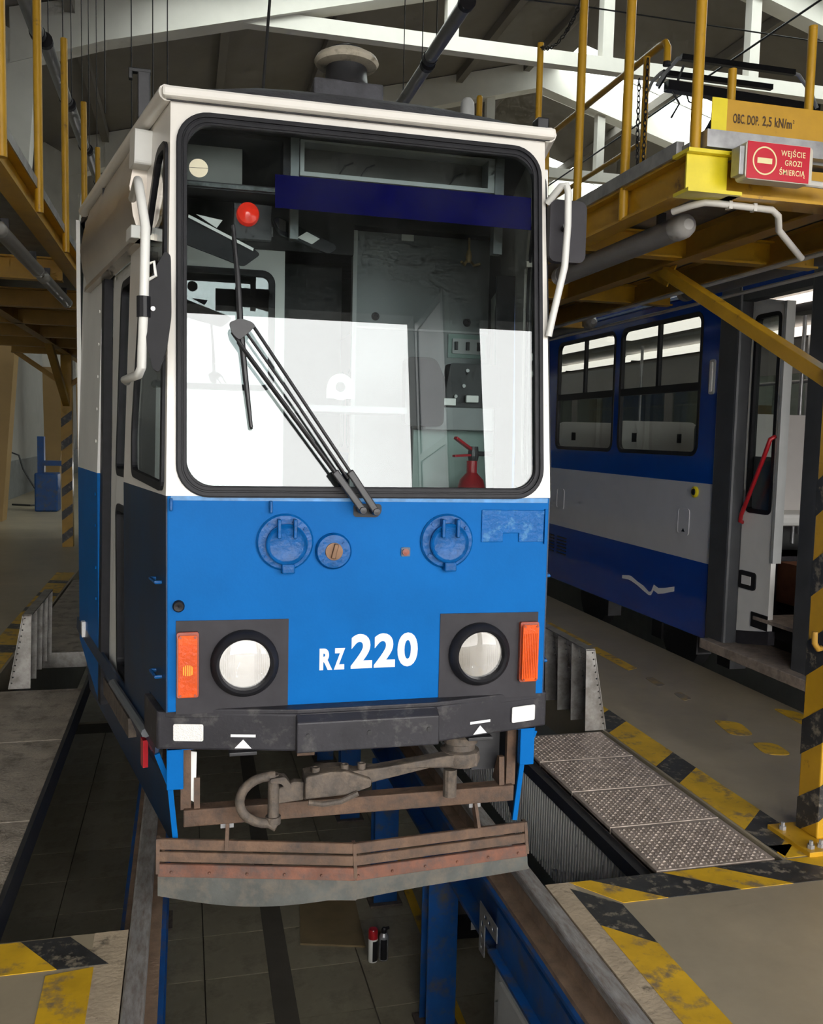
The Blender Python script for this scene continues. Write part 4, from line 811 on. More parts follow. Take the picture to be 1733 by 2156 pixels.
for (a, b), h_ in zip(wins, holes):
    mb = MB(); mb.plate(BR, h_, [inset(h_, 0.035)], d0=-0.03, d1=0.004); sl = mb.build('window_frame', BLACK, P)
    mb = MB(); mb.plate(BR, [(a+0.03, 2.17), (b-0.03, 2.17), (b-0.03, 2.235), (a+0.03, 2.235)], d0=-0.03, d1=0.002); m_ = (a+b)/2; mb.plate(BR, [(m_-0.02, 2.23), (m_+0.02, 2.23), (m_+0.02, 2.77), (m_-0.02, 2.77)], d0=-0.03, d1=0.001); mb.build('window_bar', BLACK, sl)
    mb = MB(); mb.plate(BR, inset(h_, 0.025), d0=-0.02, d1=-0.015); mb.build('pane', GLASSD, sl)
# roof edge
mb = MB(); vs = []; fs = []; prof = [(XS, 2.90), (XS-0.01, 2.96), (XS+0.03, 3.02), (XS+0.14, 3.07), (4.55, 3.16), (5.56, 3.07), (5.67, 3.02), (5.7, 2.9)]
for y in (1.5, 17.5):
    vs += [(x, y, z) for x, z in prof]; vs += [(x, y, z-0.04) for x, z in prof]
n = len(prof)
for i in range(n-1): fs += [(i, i+1, 2*n+i+1, 2*n+i), (n+i, 3*n+i, 3*n+i+1, n+i+1)]
mb.add(vs, fs); mb.build('roof', RBLUE, P, smooth=True)
mb = MB(); mb.box(XS-0.015, XS+0.02, 6.3, 17.4, 2.935, 2.955); mb.build('roof_gutter', mat('pale_blue_rail', (0.30, 0.42, 0.62), 0.3), P)
mb = MB(); mb.plate(BR, [(5.96, 0.17), (6.22, 0.17), (6.22, 2.92), (5.96, 2.92)], d0=-0.10, d1=0.02); mb.build('door_jamb', JAMB, P, bevel=0.02)
mb = MB(); mb.plate(BR, [(5.0, 0.17), (5.19, 0.17), (5.19, 2.92), (5.0, 2.92)], d0=-0.10, d1=0.012); mb.build('door_jamb', JAMB, P, bevel=0.02)
mb = MB(); mb.plate(BR, [(5.19, 2.80), (5.96, 2.80), (5.96, 2.92), (5.19, 2.92)], d0=-0.10, d1=0.0); mb.build('door_header', JAMB, P)
mb = MB(); mb.box(XS-0.10, XS+0.75, 4.4, 6.15, 0.16, 0.235); mb.build('door_sill', STEEL, P, bevel=0.005)
# folded door leaf
XD = XS+0.10; BD = lambda a, b, d: (XD-d, a, b)
dw = rpoly([(5.63, 1.24), (5.94, 1.24), (5.94, 2.70), (5.63, 2.70)], 0.06)
mb = MB(); mb.plate(BD, [(5.60, 0.40), (6.00, 0.30), (6.00, 2.84), (5.60, 2.76)], [dw], d0=-0.04, d1=0.0); dl = mb.build('door_leaf', mat('door_off_white', (0.86, 0.85, 0.81), 0.35, var=0.04), P)
mb = MB(); mb.plate(BD, dw, [inset(dw, 0.03)], d0=-0.04, d1=0.006); mb.build('window_seal', BLACK, dl)
mb = MB(); mb.plate(BD, inset(dw, 0.02), d0=-0.02, d1=-0.015); mb.build('pane', GLASSD, dl)
mb = MB(); mb.plate(BD, [(5.655, 1.26), (5.91, 1.26), (5.91, 1.66), (5.655, 1.66)], d0=-0.035, d1=-0.03); mb.build('frosted_pane', mat('frosted_grey_glass', (0.20, 0.21, 0.22), 0.3, var=0.05), dl)
mb = MB(); mb.plate(BD, [(5.57, 0.9), (5.60, 0.9), (5.60, 2.76), (5.57, 2.76)], d0=-0.06, d1=0.01); mb.build('door_edge', GREYLIGHT, dl)
mb = MB(); mb.plate(BD, [(5.58, 0.30), (6.02, 0.22), (6.02, 0.32), (5.58, 0.40)], d0=-0.05, d1=0.004); mb.build('door_brush', DKGREY, dl)
mb = MB(); mb.tube([(XD, 5.63, 1.81), (XD-0.035, 5.64, 1.79), (XD-0.04, 5.70, 1.65), (XD-0.04, 5.93, 1.22), (XD-0.03, 5.955, 1.17), (XD, 5.965, 1.16)], 0.016, 10); mb.build('grab_handle', REDP, dl, smooth=True)
mb = MB(); mb.plate(BD, rrect(5.76, 5.97, 0.665, 0.80, 0.03, 4), d0=0, d1=0.012); lp = mb.build('entry_lamp', BLACK, dl)
mb = MB(); mb.plate(BD, [(5.79, 0.51), (5.60, 0.51), (5.60, 0.40), (5.79, 0.40)], d0=0, d1=0.008); mb.build('slot_plate', BLACK, dl)
mb = MB(); mb.plate(BD, [(5.81, 0.70), (5.92, 0.70), (5.92, 0.765), (5.81, 0.765)], d0=0.0125, d1=0.016); mb.build('entry_lens', REFL, P)
mb = MB(); mb.box(XD-0.02, XD+0.5, 5.2, 5.75, 0.46, 0.485); mb.build('step_edge', STEEL, P)
# small fittings on the side
mb = MB(); mb.lathe([(0.045, 0), (0.045, 0.015), (0.032, 0.022), (0.026, 0.016)], (XS, 6.47, 1.355), (-1, 0, 0), n=24); yb = mb.build('door_button', YELB, P, smooth=True)
mb = MB(); mb.lathe([(0.028, 0.014), (0.024, 0.026), (0, 0.03)], (XS, 6.47, 1.355), (-1, 0, 0), n=18); mb.build('button_face', BLACK, yb, smooth=True)
hp = rrect(6.54, 6.72, 0.99, 1.21, 0.03, 4)
mb = MB(); mb.plate(BR, hp, [inset(hp, 0.012)], d0=0, d1=0.006); mb.plate(BR, inset(hp, 0.014), d0=0, d1=0.003); ha = mb.build('hatch', RGREY, P)
mb = MB(); mb.plate(BR, [(6.60, 1.015), (6.65, 1.015), (6.625, 1.045)], d0=0.003, d1=0.005); mb.build('hatch_latch', BLACK, ha)
hp = rrect(9.05, 9.25, 0.99, 1.21, 0.03, 4)
mb = MB(); mb.plate(BR, hp, [inset(hp, 0.012)], d0=0, d1=0.006); mb.plate(BR, inset(hp, 0.014), d0=0, d1=0.003); ha = mb.build('hatch', RGREY, P)
mb = MB(); mb.plate(BR, rrect(6.27, 6.345, 2.13, 2.40, 0.02, 4), d0=0, d1=0.012); sl = mb.build('side_marker_lamp', GREYLIGHT, P)
mb = MB(); mb.plate(BR, rrect(6.29, 6.325, 2.15, 2.38, 0.01, 3), d0=0.012, d1=0.02); mb.build('lens', REFL, sl)
for k in range(2):
    mb = MB()
    for i in range(6): z = 0.50+i*0.035; y = 8.95+k*0.33; mb.plate(BR, [(y, z), (y+0.24, z), (y+0.24, z+0.012), (y, z+0.012)], d0=0.0, d1=0.01)
    mb.build('vent_grille', BLACK, P)
sc = [(7.65, 0.475), (7.52, 0.48), (7.47, 0.485), (7.36, 0.462), (7.24, 0.435), (7.14, 0.405), (7.10, 0.41), (7.06, 0.47), (6.98, 0.455), (6.88, 0.475), (6.72, 0.52)]
mb = MB()
top = [(y, z+0.016+0.014*random.random()) for y, z in sc]; bot = [(y, z-0.016*random.random()-0.008) for y, z in sc]
for i in range(len(sc)-1): mb.plate(BR, [top[i], top[i+1], bot[i+1], bot[i]], d0=0.001, d1=0.002)
mb.build('scrape_mark', DECAL, P)
# inside: floor, far wall, ceiling with lit lamps, seats, poles
mb = MB(); mb.box(3.45, 5.65, 6.2, 17.5, 0.86, 0.90); mb.box(4.9, 5.65, 5.1, 6.2, 0.5, 0.90); mb.box(3.45, 5.65, 1.5, 5.1, 0.2, 0.90); mb.box(4.2, 5.7, 5.1, 6.3, 0.2, 0.5); mb.box(3.5, 5.7, 6.2, 6.3, 0.2, 0.9); mb.build('saloon_floor', DKGREY, P)
far = [rrect(2.0+i*1.5, 3.3+i*1.5, 1.6, 2.5, 0.07, 4) for i in range(10)]
BFar = lambda a, b, d: (5.66-d, a, b)
mb = MB(); mb.plate(BFar, [(1.5, 0.2), (17.5, 0.2), (17.5, 2.9), (1.5, 2.9)], far, d0=-0.03, d1=0); mb.build('far_side', INTER, P)
for h_ in far: mb = MB(); mb.plate(BFar, h_, d0=-0.02, d1=-0.015); mb.build('far_pane', GLASSD, P)
mb = MB(); mb.box(3.46, 5.64, 1.5, 17.5, 2.86, 2.89); mb.build('saloon_ceiling', INTER, P)
for x in (3.80, 5.0):
    for i in range(6):
        mb = MB(); y = 4.6+i*2.1; mb.box(x-0.10, x+0.10, y, y+1.9, 2.78, 2.84); mb.build('ceiling_lamp', LAMPE, P, bevel=0.02)
for i in range(5):
    y = 6.75+i*1.45
    mb = MB(); mb.plate(lambda a, b, d: (a, y-d, b), rrect(3.56, 4.46, 1.15, 1.95, 0.09, 5), d0=-0.05, d1=0.0); sb = mb.build('seat_back', SEATG, P, bevel=0.01)
    for x in (3.75, 4.25):
        mb = MB(); mb.plate(lambda a, b, d: (a, y-d, b), [(x-0.025, 1.74), (x+0.025, 1.74), (x+0.025, 1.83), (x-0.025, 1.83)], d0=0.0, d1=0.004); mb.build('slot', BLACK, sb)
    mb = MB(); mb.box(3.56, 4.46, y, y+0.45, 1.12, 1.20); mb.build('seat', SEATG, P, bevel=0.02)
for x, y in ((4.5, 6.7), (4.5, 8.1), (4.55, 9.6), (5.1, 7.4), (3.9, 7.2), (5.0, 9.0)):
    mb = MB(); mb.cyl((x, y, 0.9), (x, y, 2.85), 0.017, 10); mb.build('pole', GALV, P, smooth=True)
mb = MB(); mb.tube([(4.6, 6.4, 2.3), (4.6, 16, 2.3)], 0.015, 8); mb.build('grab_rail', GALV, P)
# seat and panels behind the open door
mb = MB(); mb.plate(lambda a, b, d: (a, 6.6-d, b), rrect(4.0, 4.62, 1.1, 2.0, 0.04, 4), d0=-0.05, d1=0); sb = mb.build('seat_back', SEATG, P)
mb = MB(); mb.plate(lambda a, b, d: (a, 6.6-d, b), [(4.25, 1.75), (4.3, 1.75), (4.3, 1.85), (4.25, 1.85)], d0=0, d1=0.004); mb.plate(lambda a, b, d: (a, 6.6-d, b), [(4.05, 1.30), (4.27, 1.30), (4.27, 1.48), (4.05, 1.48)], d0=0, d1=0.004); mb.build('slot', BLACK, sb)
mb = MB(); mb.box(4.0, 4.62, 6.2, 6.6, 1.10, 1.2); mb.build('seat', WHITE, P, bevel=0.03)
mb = MB(); mb.box(4.0, 5.2, 5.9, 6.25, 0.5, 0.82); mb.build('step_board', TANWOOD, P)
mb = MB(); mb.box(XS+0.35, XS+0.5, 5.25, 5.95, 2.72, 2.80); mb.build('door_gear', BLACK, P)
# underframe
mb = MB(); mb.box(3.7, 5.4, 1.5, 17.4, 0.12, 0.3)
for y in (6.4, 6.9, 7.5, 8.6): mb.box(3.75, 3.9, y, y+0.18, -0.1, 0.12)
mb.build('underframe', BLKMET, P)
for y in (7.2, 9.0):
    mb = MB(); mb.lathe([(0.33, -0.06), (0.33, 0.06), (0.28, 0.062)], (3.83, y, 0.05), (-1, 0, 0), n=28); mb.build('wheel', BLKMET, P, smooth=True)
# pantograph
pg = MB(); pg.box(4.2, 4.9, 8.2, 9.2, 3.14, 3.3); horns = pg.build('pantograph', BLKMET, P)
for hp_ in ([(3.72, 8.0, 5.10), (3.80, 8.0, 5.22), (3.93, 8.0, 5.37), (4.0, 8.0, 5.385)], [(5.16, 8.0, 5.385), (5.25, 8.0, 5.37), (5.40, 8.0, 5.22), (5.48, 8.0, 5.08)], [(3.80, 8.35, 5.15), (3.86, 8.35, 5.28), (3.95, 8.35, 5.37)]):
    pg = MB(); pg.tube(hp_, 0.018, 8); pg.build('horn', GREYLIGHT, horns, smooth=True)
for y_, z_ in ((8.0, 5.385), (8.35, 5.37)): pg = MB(); pg.bar((3.96, y_, z_), (5.2, y_, z_), 0.05, 0.05); pg.build('contact_strip', BLKMET, horns)
pg = MB(); pg.bar((3.9, 8.15, 5.17), (5.6, 8.15, 5.12), 0.09, 0.09); pg.tube([(4.0, 8.15, 5.17), (4.05, 8.1, 5.36)], 0.012, 6); pg.tube([(3.85, 8.2, 5.16), (3.98, 8.25, 5.36)], 0.012, 6); pg.tube([(4.1, 8.15, 5.17), (4.15, 8.15, 5.05), (4.25, 8.15, 5.02), (4.22, 8.15, 5.14)], 0.008, 6); pg.tube([(3.95, 8.15, 5.15), (4.05, 8.15, 5.02), (3.97, 8.15, 4.88)], 0.01, 6); pg.build('pantograph_head', BLKMET, horns)
pg = MB(); pg.tube([(4.55, 8.15, 5.12), (4.55, 9.6, 4.1)], 0.03, 8); pg.tube([(4.55, 9.6, 4.1), (4.55, 8.4, 3.3)], 0.04, 8); pg.build('pantograph_arm', BLKMET, horns)

# ------------------------------------------------------------------ rails and pit steelwork
def rail(x, label, y0=GY, y1=44):
    t = thing('rail', (x, 5, -0.16), label, 'rail', 'rails of the pit track')
    mb = MB(); mb.box(x-0.035, x+0.035, y0, y1, -0.04, 0.0); mb.build('rail_head', RAILTOP, t, bevel=0.008)
    mb = MB(); mb.box(x-0.010, x+0.010, y0, y1, -0.135, -0.04); mb.box(x-0.068, x+0.068, y0, y1, -0.155, -0.135); mb.build('rail_foot', RAILRUST, t)
rail(-0.75, 'left rail of the inspection pit track, worn bright on top')
rail(0.75, 'right rail of the inspection pit track, beside the yellow floor paint')
for s, nm in ((-1, 'left'), (1, 'right')):
    t = thing('rail_beam', (s*0.75, 5, -0.42), 'blue steel beam carrying the %s rail over the pit' % nm, 'beam')
    mb = MB(); mb.box(s*0.75-0.085, s*0.75+0.085, 0.9, 44, -0.172, -0.155); mb.box(s*0.75-0.085, s*0.75+0.085, 0.9, 44, -0.43, -0.41); mb.build('flange', PBLUE, t)
    mb = MB(); mb.box(s*0.75-0.012, s*0.75+0.012, 0.9, 44, -0.41, -0.172); mb.build('web', PBLUE, t)
    for k, y in enumerate((4.40, 5.75, 7.1, 8.45)):
        p = thing('support_post', (s*0.75, y, -1.40), '%s blue pit post under the %s rail' % (('nearest', 'second nearest', 'third nearest', 'farthest')[k], nm), 'post', 'blue pit posts')
        x = s*0.75-0.03
        mb = MB(); mb.box(x-0.08, x+0.08, y-0.07, y-0.058, -1.39, -0.43); mb.box(x-0.08, x+0.08, y+0.058, y+0.07, -1.39, -0.43); mb.build('flange', PBLUE, p)
        mb = MB(); mb.box(x-0.006, x+0.006, y-0.058, y+0.058, -1.39, -0.43); mb.build('web', PBLUE, p)
        mb = MB(); mb.box(x-0.11, x+0.11, y-0.11, y+0.11, -1.40, -1.385); mb.build('base_plate', DUSTY, p)
# near part of the pit on the right: blue channel and white cabinet
t = thing('cable_channel', (0.70, 2.4, -0.6), 'blue steel channel along the near pit edge under the right rail', 'channel')
mb = MB(); mb.box(0.672, 0.69, 0.95, 3.40, -0.375, -0.20); mb.build('channel_face', PBLUE, t); mb = MB(); mb.box(0.635, 0.69, 0.95, 3.40, -0.39, -0.375); mb.build('channel_lip', PBLUE, t)
t = thing('cabinet', (0.72, 2.8, -1.40), 'pale dirty cabinet in the pit under the blue channel', 'cabinet')
mb = MB(); mb.box(0.665, 0.85, 1.0, 3.38, -1.40, -0.44); mb.build('body', mat('dirty_white_sheet', (0.45, 0.45, 0.43), 0.5, var=0.1, scale=4, col2=(0.16, 0.14, 0.12), amt=0.36), t)
for y0, y1 in ((1.1, 1.8), (1.83, 2.53), (2.56, 3.3)):
    mb = MB(); mb.box(0.652, 0.666, y0, y1, -1.36, -0.46); d_ = mb.build('door', mat('pale_grey_door', (0.48, 0.48, 0.46), 0.5, var=0.08), t); mb = MB(); mb.bar((0.645, y1-0.12, -0.62), (0.645, y1-0.12, -0.72), 0.012, 0.02); mb.build('handle', BLACK, d_)
t = thing('slotted_bracket', (0.63, 3.42, -0.3), 'perforated galvanised angle bracket at the end of the blue channel', 'bracket')
slots = [(3.36, 3.375), (3.40, 3.415), (3.44, 3.455), (3.48, 3.495)]
mb = MB(); mb.plate(lambda a, b, d: (0.655-d, a, b), [(3.34, -0.25), (3.56, -0.25), (3.56, -0.47), (3.49, -0.47), (3.49, -0.32), (3.34, -0.32)], [rrect(a, a+0.03, -0.295, -0.275, 0.008, 2) for a in (3.37, 3.42, 3.47)]+[rrect(3.515, 3.535, z, z+0.03, 0.008, 2) for z in (-0.45, -0.40, -0.35)], d0=0, d1=0.004); mb.build('angle', GALV, t)

# corrugated guard below the right walkway
t = thing('corrugated_panel', (1.27, 5, -0.5), 'grey ribbed guard panel hanging below the right walkway', 'panel')
mb = MB(); mb.box(1.285, 1.30, 3.26, 8.0, -0.54, -0.10); mb.build('sheet', mat('grey_ribbed_sheet', (0.72, 0.71, 0.66), 0.5, 0.1, var=0.12), t)
mb = MB(); mb.box(1.24, 1.30, 3.22, 8.0, -0.10, -0.08); mb.build('top_rail', BLKMET, t)
rb = MB(); rb.hexa([(1.272, -0.008, -0.54), (1.272, 0.008, -0.54), (1.286, 0.008, -0.54), (1.286, -0.008, -0.54), (1.272, -0.008, -0.10), (1.272, 0.008, -0.10), (1.286, 0.008, -0.10), (1.286, -0.008, -0.10)])
r0 = None
for i in range(150):
    if r0 is None: r0 = rb.build('rib', mat('grey_ribbed_sheet', (0.72, 0.71, 0.66)), t); o = r0
    else: o = r0.copy(); C.objects.link(o)
    o.location = Vector((0, 3.28+i*0.0315, 0))-WLOC[t.name]

# walkway plates beside the pit; tread bumps are fine relief
def tread_mesh(L, wd):
    mb = MB(); nx = int(wd/0.024); ny = int(L/0.024)
    for i in range(nx):
        for j in range(ny):
            x = 0.014+i*0.024; y = 0.014+j*0.024; a = 0.0085; b = 0.0045
            if (i+j) % 2: a, b = b, a
            mb.add([(x-a, y-b, 0), (x+a, y-b, 0), (x+a, y+b, 0), (x-a, y+b, 0), (x, y, 0.006)], [(0, 1, 4), (1, 2, 4), (2, 3, 4), (3, 0, 4)])
    return mb
TR = None
def plate_thing(x0, x1, y0, y1, label, m=STEEL, bumps=True):
    global TR
    t = thing('tread_plate', ((x0+x1)/2, (y0+y1)/2, -0.02), label, 'walkway plate', 'steel plates beside the pit')
    mb = MB(); mb.box(x0, x1, y0+0.004, y1-0.004, -0.035, -0.004); mb.build('plate', m, t, bevel=0.003)
    for a, b in ((x0, x0+0.006), (x1-0.006, x1)): mb = MB(); mb.box(a, b, y0+0.004, y1-0.004, -0.075, -0.02); mb.build('edge_flange', m, t)
    if bumps:
        q = tread_mesh(y1-y0-0.02, x1-x0-0.02); q.v = [(a+x0+0.01, b+y0+0.01, c-0.004) for a, b, c in q.v]; q.build('tread', m, t, kind='stuff')
ys = [3.20, 3.62, 4.04, 4.46, 4.88]
nmz = ['nearest flat tread plate right of the tram, against the yellow and black stripe', 'second flat tread plate right of the tram', 'third flat tread plate right of the tram', 'farthest flat tread plate, below the raised plate on the right']
for i in range(4): plate_thing(1.29, 1.85, ys[i], ys[i+1], nmz[i])
ys = [3.20, 4.2, 5.3, 6.35]
nmz = ['nearest flat grey plate at the left edge, beside the dark pit', 'middle flat grey plate left of the tram', 'flat grey plate left of the tram, just in front of the raised plate']
LEFTP = mat('dusty_grey_plate', (0.37, 0.315, 0.25), 0.6, 0.1, var=0.25, scale=5, col2=(0.14, 0.118, 0.09), amt=0.40, soft=0.1, bump=0.5, bscale=70)
for i in range(3): plate_thing(-1.85, -1.27, ys[i], ys[i+1], nmz[i], LEFTP, False)
ys = [7.4, 8.6, 9.8, 11.0]
nmz = ['flat plate left of the tram, just behind the raised plate', 'flat plate left of the tram, second behind the raised plate', 'farthest flat plate left of the tram']
for i in range(3): plate_thing(-1.85, -1.27, ys[i], ys[i+1], nmz[i], LEFTP, False)
def raised(s, y0, y1, n, label, dx=0.0):
    t = thing('raised_tread_plate', (s*1.80+dx, y0, 0), label, 'walkway plate', 'raised steel plates')
    X = lambda v: s*v+dx
    def slab(a0, a1, b0, b1, z0, z1): return [(X(a0), y0, z0), (X(a1), y0, z0), (X(a1), y1, z0), (X(a0), y1, z0), (X(b0), y0, z1), (X(b1), y0, z1), (X(b1), y1, z1), (X(b0), y1, z1)]
    mb = MB(); mb.hexa(slab(1.885, 1.895, 1.79, 1.80, 0.0, 0.5)); mb.build('plate', STEELR, t)
    bm_ = MB()
    for i in range(int((y1-y0)/0.03)):
        for j in range(15):
            y = y0+0.02+i*0.03; z = 0.02+j*0.032; x = X(1.885-0.095*z/0.5); bm_.add([(x, y-0.008, z-0.005), (x, y+0.008, z-0.005), (x, y+0.008, z+0.005), (x, y-0.008, z+0.005), (x-s*0.005, y, z)], [(0, 1, 4), (1, 2, 4), (2, 3, 4), (3, 0, 4)])
    bm_.build('tread', STEELR, t, kind='stuff')
    for i in range(n):
        y = y0+(y1-y0-0.006)*i/(n-1)
        ho = [circ(X(1.872-0.088*k/11), 0.04+k*0.040, 0.0055, 6) for k in range(12)]
        mb = MB(); mb.plate(lambda a, b, d: (a, y+d, b), [(X(1.755), 0.0), (X(1.888), 0.0), (X(1.793), 0.5), (X(1.742), 0.5)], ho, d0=0, d1=0.006)
        mb.build('stiffener', STEELR, t)
    mb = MB(); mb.hexa(slab(1.74, 1.80, 1.74, 1.80, 0.495, 0.503)); mb.build('top_edge', STEELR, t)
raised(1, 4.89, 5.95, 6, 'raised steel plate with perforated stiffeners standing right of the tram')
raised(-1, 6.38, 7.38, 5, 'raised steel plate with perforated stiffeners standing left of the tram', 0.15)
mb = MB(); mb.box(-1.27, -1.25, PE, 11, -0.12, 0.0); mb.build('kerb_angle', BLKMET, floor); mb = MB(); mb.box(1.24, 1.29, PE, 11, -0.08, -0.035); mb.build('kerb_angle', BLKMET, floor)
mb = MB(); mb.box(-1.86, -1.27, 7.38, 7.40, -0.12, 0.0); mb.build('kerb_angle', STEELR, floor)

# ------------------------------------------------------------------ things in the pit
def can(x, y, label, red):
    z = -1.398
    t = thing('spray_can', (x, y, z), label, 'spray can', 'spray cans in the pit')
    mb = MB(); mb.lathe([(0.026, z), (0.029, z+0.004), (0.029, z+0.14), (0.026, z+0.15)], (x, y, 0), n=20); mb.build('body', [WHITE, mat('grey_can_print', (0.35, 0.36, 0.37), 0.3, 0.5, var=0.4, scale=40)][0 if red else 1], t, smooth=True)
    mb = MB()
    a0, a1 = (math.radians(-105), math.radians(-10)) if red else (math.radians(-140), math.radians(-60))
    vs = []; fs = []
    for i in range(7):
        a = a0+(a1-a0)*i/6; vs += [(x+0.0293*math.cos(a), y+0.0293*math.sin(a), z+0.01), (x+0.0293*math.cos(a), y+0.0293*math.sin(a), z+0.135), (x+0.0283*math.cos(a), y+0.0283*math.sin(a), z+0.01), (x+0.0283*math.cos(a), y+0.0283*math.sin(a), z+0.135)]
    for i in range(6): o = i*4; fs += [(o, o+4, o+5, o+1), (o+2, o+3, o+7, o+6), (o, o+2, o+6, o+4), (o+1, o+5, o+7, o+3)]
    mb.add(vs, fs); mb.build('print', BLACK, t)
    mb = MB()
    if red: mb.lathe([(0.029, z+0.145), (0.0285, z+0.195), (0.024, z+0.203), (0, z+0.204)], (x, y, 0), n=20); mb.build('cap', REDP, t, smooth=True)
    else:
        mb.lathe([(0.026, z+0.15), (0.018, z+0.165), (0.015, z+0.17)], (x, y, 0), n=18); mb.build('shoulder', GALV, t, smooth=True)
        mb = MB(); mb.lathe([(0.016, z+0.168), (0.016, z+0.19), (0.010, z+0.20)], (x, y, 0), n=14); mb.bar((x, y, z+0.192), (x+0.032, y, z+0.196), 0.012, 0.012); mb.build('nozzle', BLACK, t)
can(0.503, 5.05, 'white and black spray can with a red cap on the pit floor', True)
can(0.570, 5.055, 'grey spray can with a black nozzle beside the red-capped can', False)
t = thing('chipboard_sheet', (0.3, 5.5, -1.40), 'brown chipboard sheet lying on the pit floor behind the spray cans', 'board')
mb = MB(); mb.plate(BZ(-1.40), [(0.10, 5.31), (0.49, 5.20), (0.53, 5.81), (0.16, 5.85)], d0=0, d1=0.012); mb.build('sheet', WOOD, t)
t = thing('toolbox', (1.18, 5.3, -1.40), 'black toolbox behind the blue post in the pit', 'toolbox')
mb = MB(); mb.hexa([(1.0, 5.17, -1.40), (1.27, 5.15, -1.40), (1.30, 5.42, -1.40), (1.02, 5.44, -1.40), (0.99, 5.15, -1.22), (1.29, 5.13, -1.22), (1.32, 5.45, -1.22), (1.0, 5.47, -1.22)]); mb.build('body', BLACK, t, bevel=0.01)
mb = MB(); mb.hexa([(0.98, 5.14, -1.22), (1.30, 5.12, -1.22), (1.33, 5.46, -1.22), (0.99, 5.48, -1.22), (1.02, 5.2, -1.165), (1.26, 5.18, -1.165), (1.28, 5.4, -1.165), (1.03, 5.42, -1.165)]); mb.build('lid', mat('dusty_black_lid', (0.06, 0.05, 0.04), 0.6, var=0.4, scale=9), t, bevel=0.006)
mb = MB(); mb.plate(lambda a, b, d: (a, 5.142-d, b), [(1.15, -1.33), (1.22, -1.33), (1.22, -1.28), (1.15, -1.28)], d0=0, d1=0.004); mb.build('paper_label', WHITE, t)
mb = MB(); mb.tube([(1.07, 5.3, -1.165), (1.07, 5.3, -1.12), (1.22, 5.28, -1.12), (1.22, 5.28, -1.165)], 0.01, 8); mb.build('handle', BLACK, t)

# ------------------------------------------------------------------ right access gantry
ZD = 2.955
G = thing('access_gantry', (2.17, 3.3, 0), 'yellow access gantry between the two trams, with load limit board', 'gantry')
GX0, GX1, GY0, GY1 = 1.40, 3.05, 3.42, 15.0
def ibeam(p0, p1, h, wd, name, m, par):
    mb = MB(); mb.bar((p0[0], p0[1], p0[2]+h-0.006), (p1[0], p1[1], p1[2]+h-0.006), wd, 0.012); mb.bar((p0[0], p0[1], p0[2]+0.006), (p1[0], p1[1], p1[2]+0.006), wd, 0.012)
    mb.bar((p0[0], p0[1], p0[2]+h/2), (p1[0], p1[1], p1[2]+h/2), 0.010, h-0.02); return mb.build(name, m, par)
ibeam((GX0+0.06, GY0+0.02, 2.795), (GX0+0.06, GY1, 2.795), 0.155, 0.10, 'edge_beam', YEL, G)
ibeam((2.20, GY0, 2.795), (2.20, GY1, 2.795), 0.155, 0.10, 'middle_beam', YELD, G)
ibeam((2.75, GY0, 2.795), (2.75, GY1, 2.795), 0.155, 0.10, 'edge_beam', YELD, G)
mb = MB(); mb.box(GX0+0.0, GX0+0.19, GY0, GY0+0.012, 2.80, 2.94); mb.build('beam_end_plate', YELB, G, bevel=0.002)
mb = MB(); mb.box(GX0-0.01, GX0+0.22, GY0-0.03, GY0+0.10, 2.94, 2.955); mb.build('beam_end_flange', YELB, G); mb = MB(); mb.box(GX0+0.0, GX0+0.25, GY0-0.02, GY0+0.1, 2.785, 2.80); mb.build('beam_end_flange', YELB, G)
mb = MB(); mb.box(GX0+0.2, GX1, GY0+0.06, GY0+0.075, 2.80, 2.94); mb.box(GX0+0.2, GX1, GY0, GY0+0.14, 2.785, 2.798); mb.build('end_beam', YEL, G)
for k, y in enumerate((4.75, 6.4, 8.0, 9.6, 11.2, 12.8)):
    ibeam((GX0+0.1, y, 2.80), (GX1, y, 2.80), 0.14, 0.09, 'cross_beam', YEL, G)
mb = MB(); mb.box(GX0+0.02, GX1, GY0+0.02, GY1, ZD, ZD+0.035); mb.build('deck', DECK, G)
mb = MB(); mb.box(GX0-0.005, GX0+0.03, GY0+0.08, GY1, ZD-0.005, ZD+0.055); mb.build('deck_edge', GALV, G)
for i in range(40):
    pass
# toe board with its lettering
mb = MB(); mb.box(1.50, 3.0, GY0-0.02, GY0, 3.035, 3.165); tb = mb.build('toe_board', YEL, G, bevel=0.002)
mb = MB(); mb.box(1.49, 1.56, GY0-0.022, GY0-0.02, 3.035, 3.165); mb.build('paint_patch', YELB, tb)
mb = MB(); mb.box(1.47, 3.0, GY0-0.03, GY0+0.02, 2.965, 3.035); mb.build('grating_end', GALV, G)
BT = BY(GY0-0.02)
text_part('OBC. DOP.', BT, 1.590, 1.712, 3.072, 3.110, DKPRINT, tb, 'stencil_text', 0.002, bold=0.02, spacing=1.08)
text_part('2,5 kN/m', BT, 1.728, 1.868, 3.068, 3.114, DKPRINT, tb, 'stencil_text', 0.002, bold=0.02, spacing=1.08)
text_part('2', BT, 1.872, 1.880, 3.098, 3.112, DKPRINT, tb, 'stencil_text', 0.002, bold=0.02, spacing=1.08)
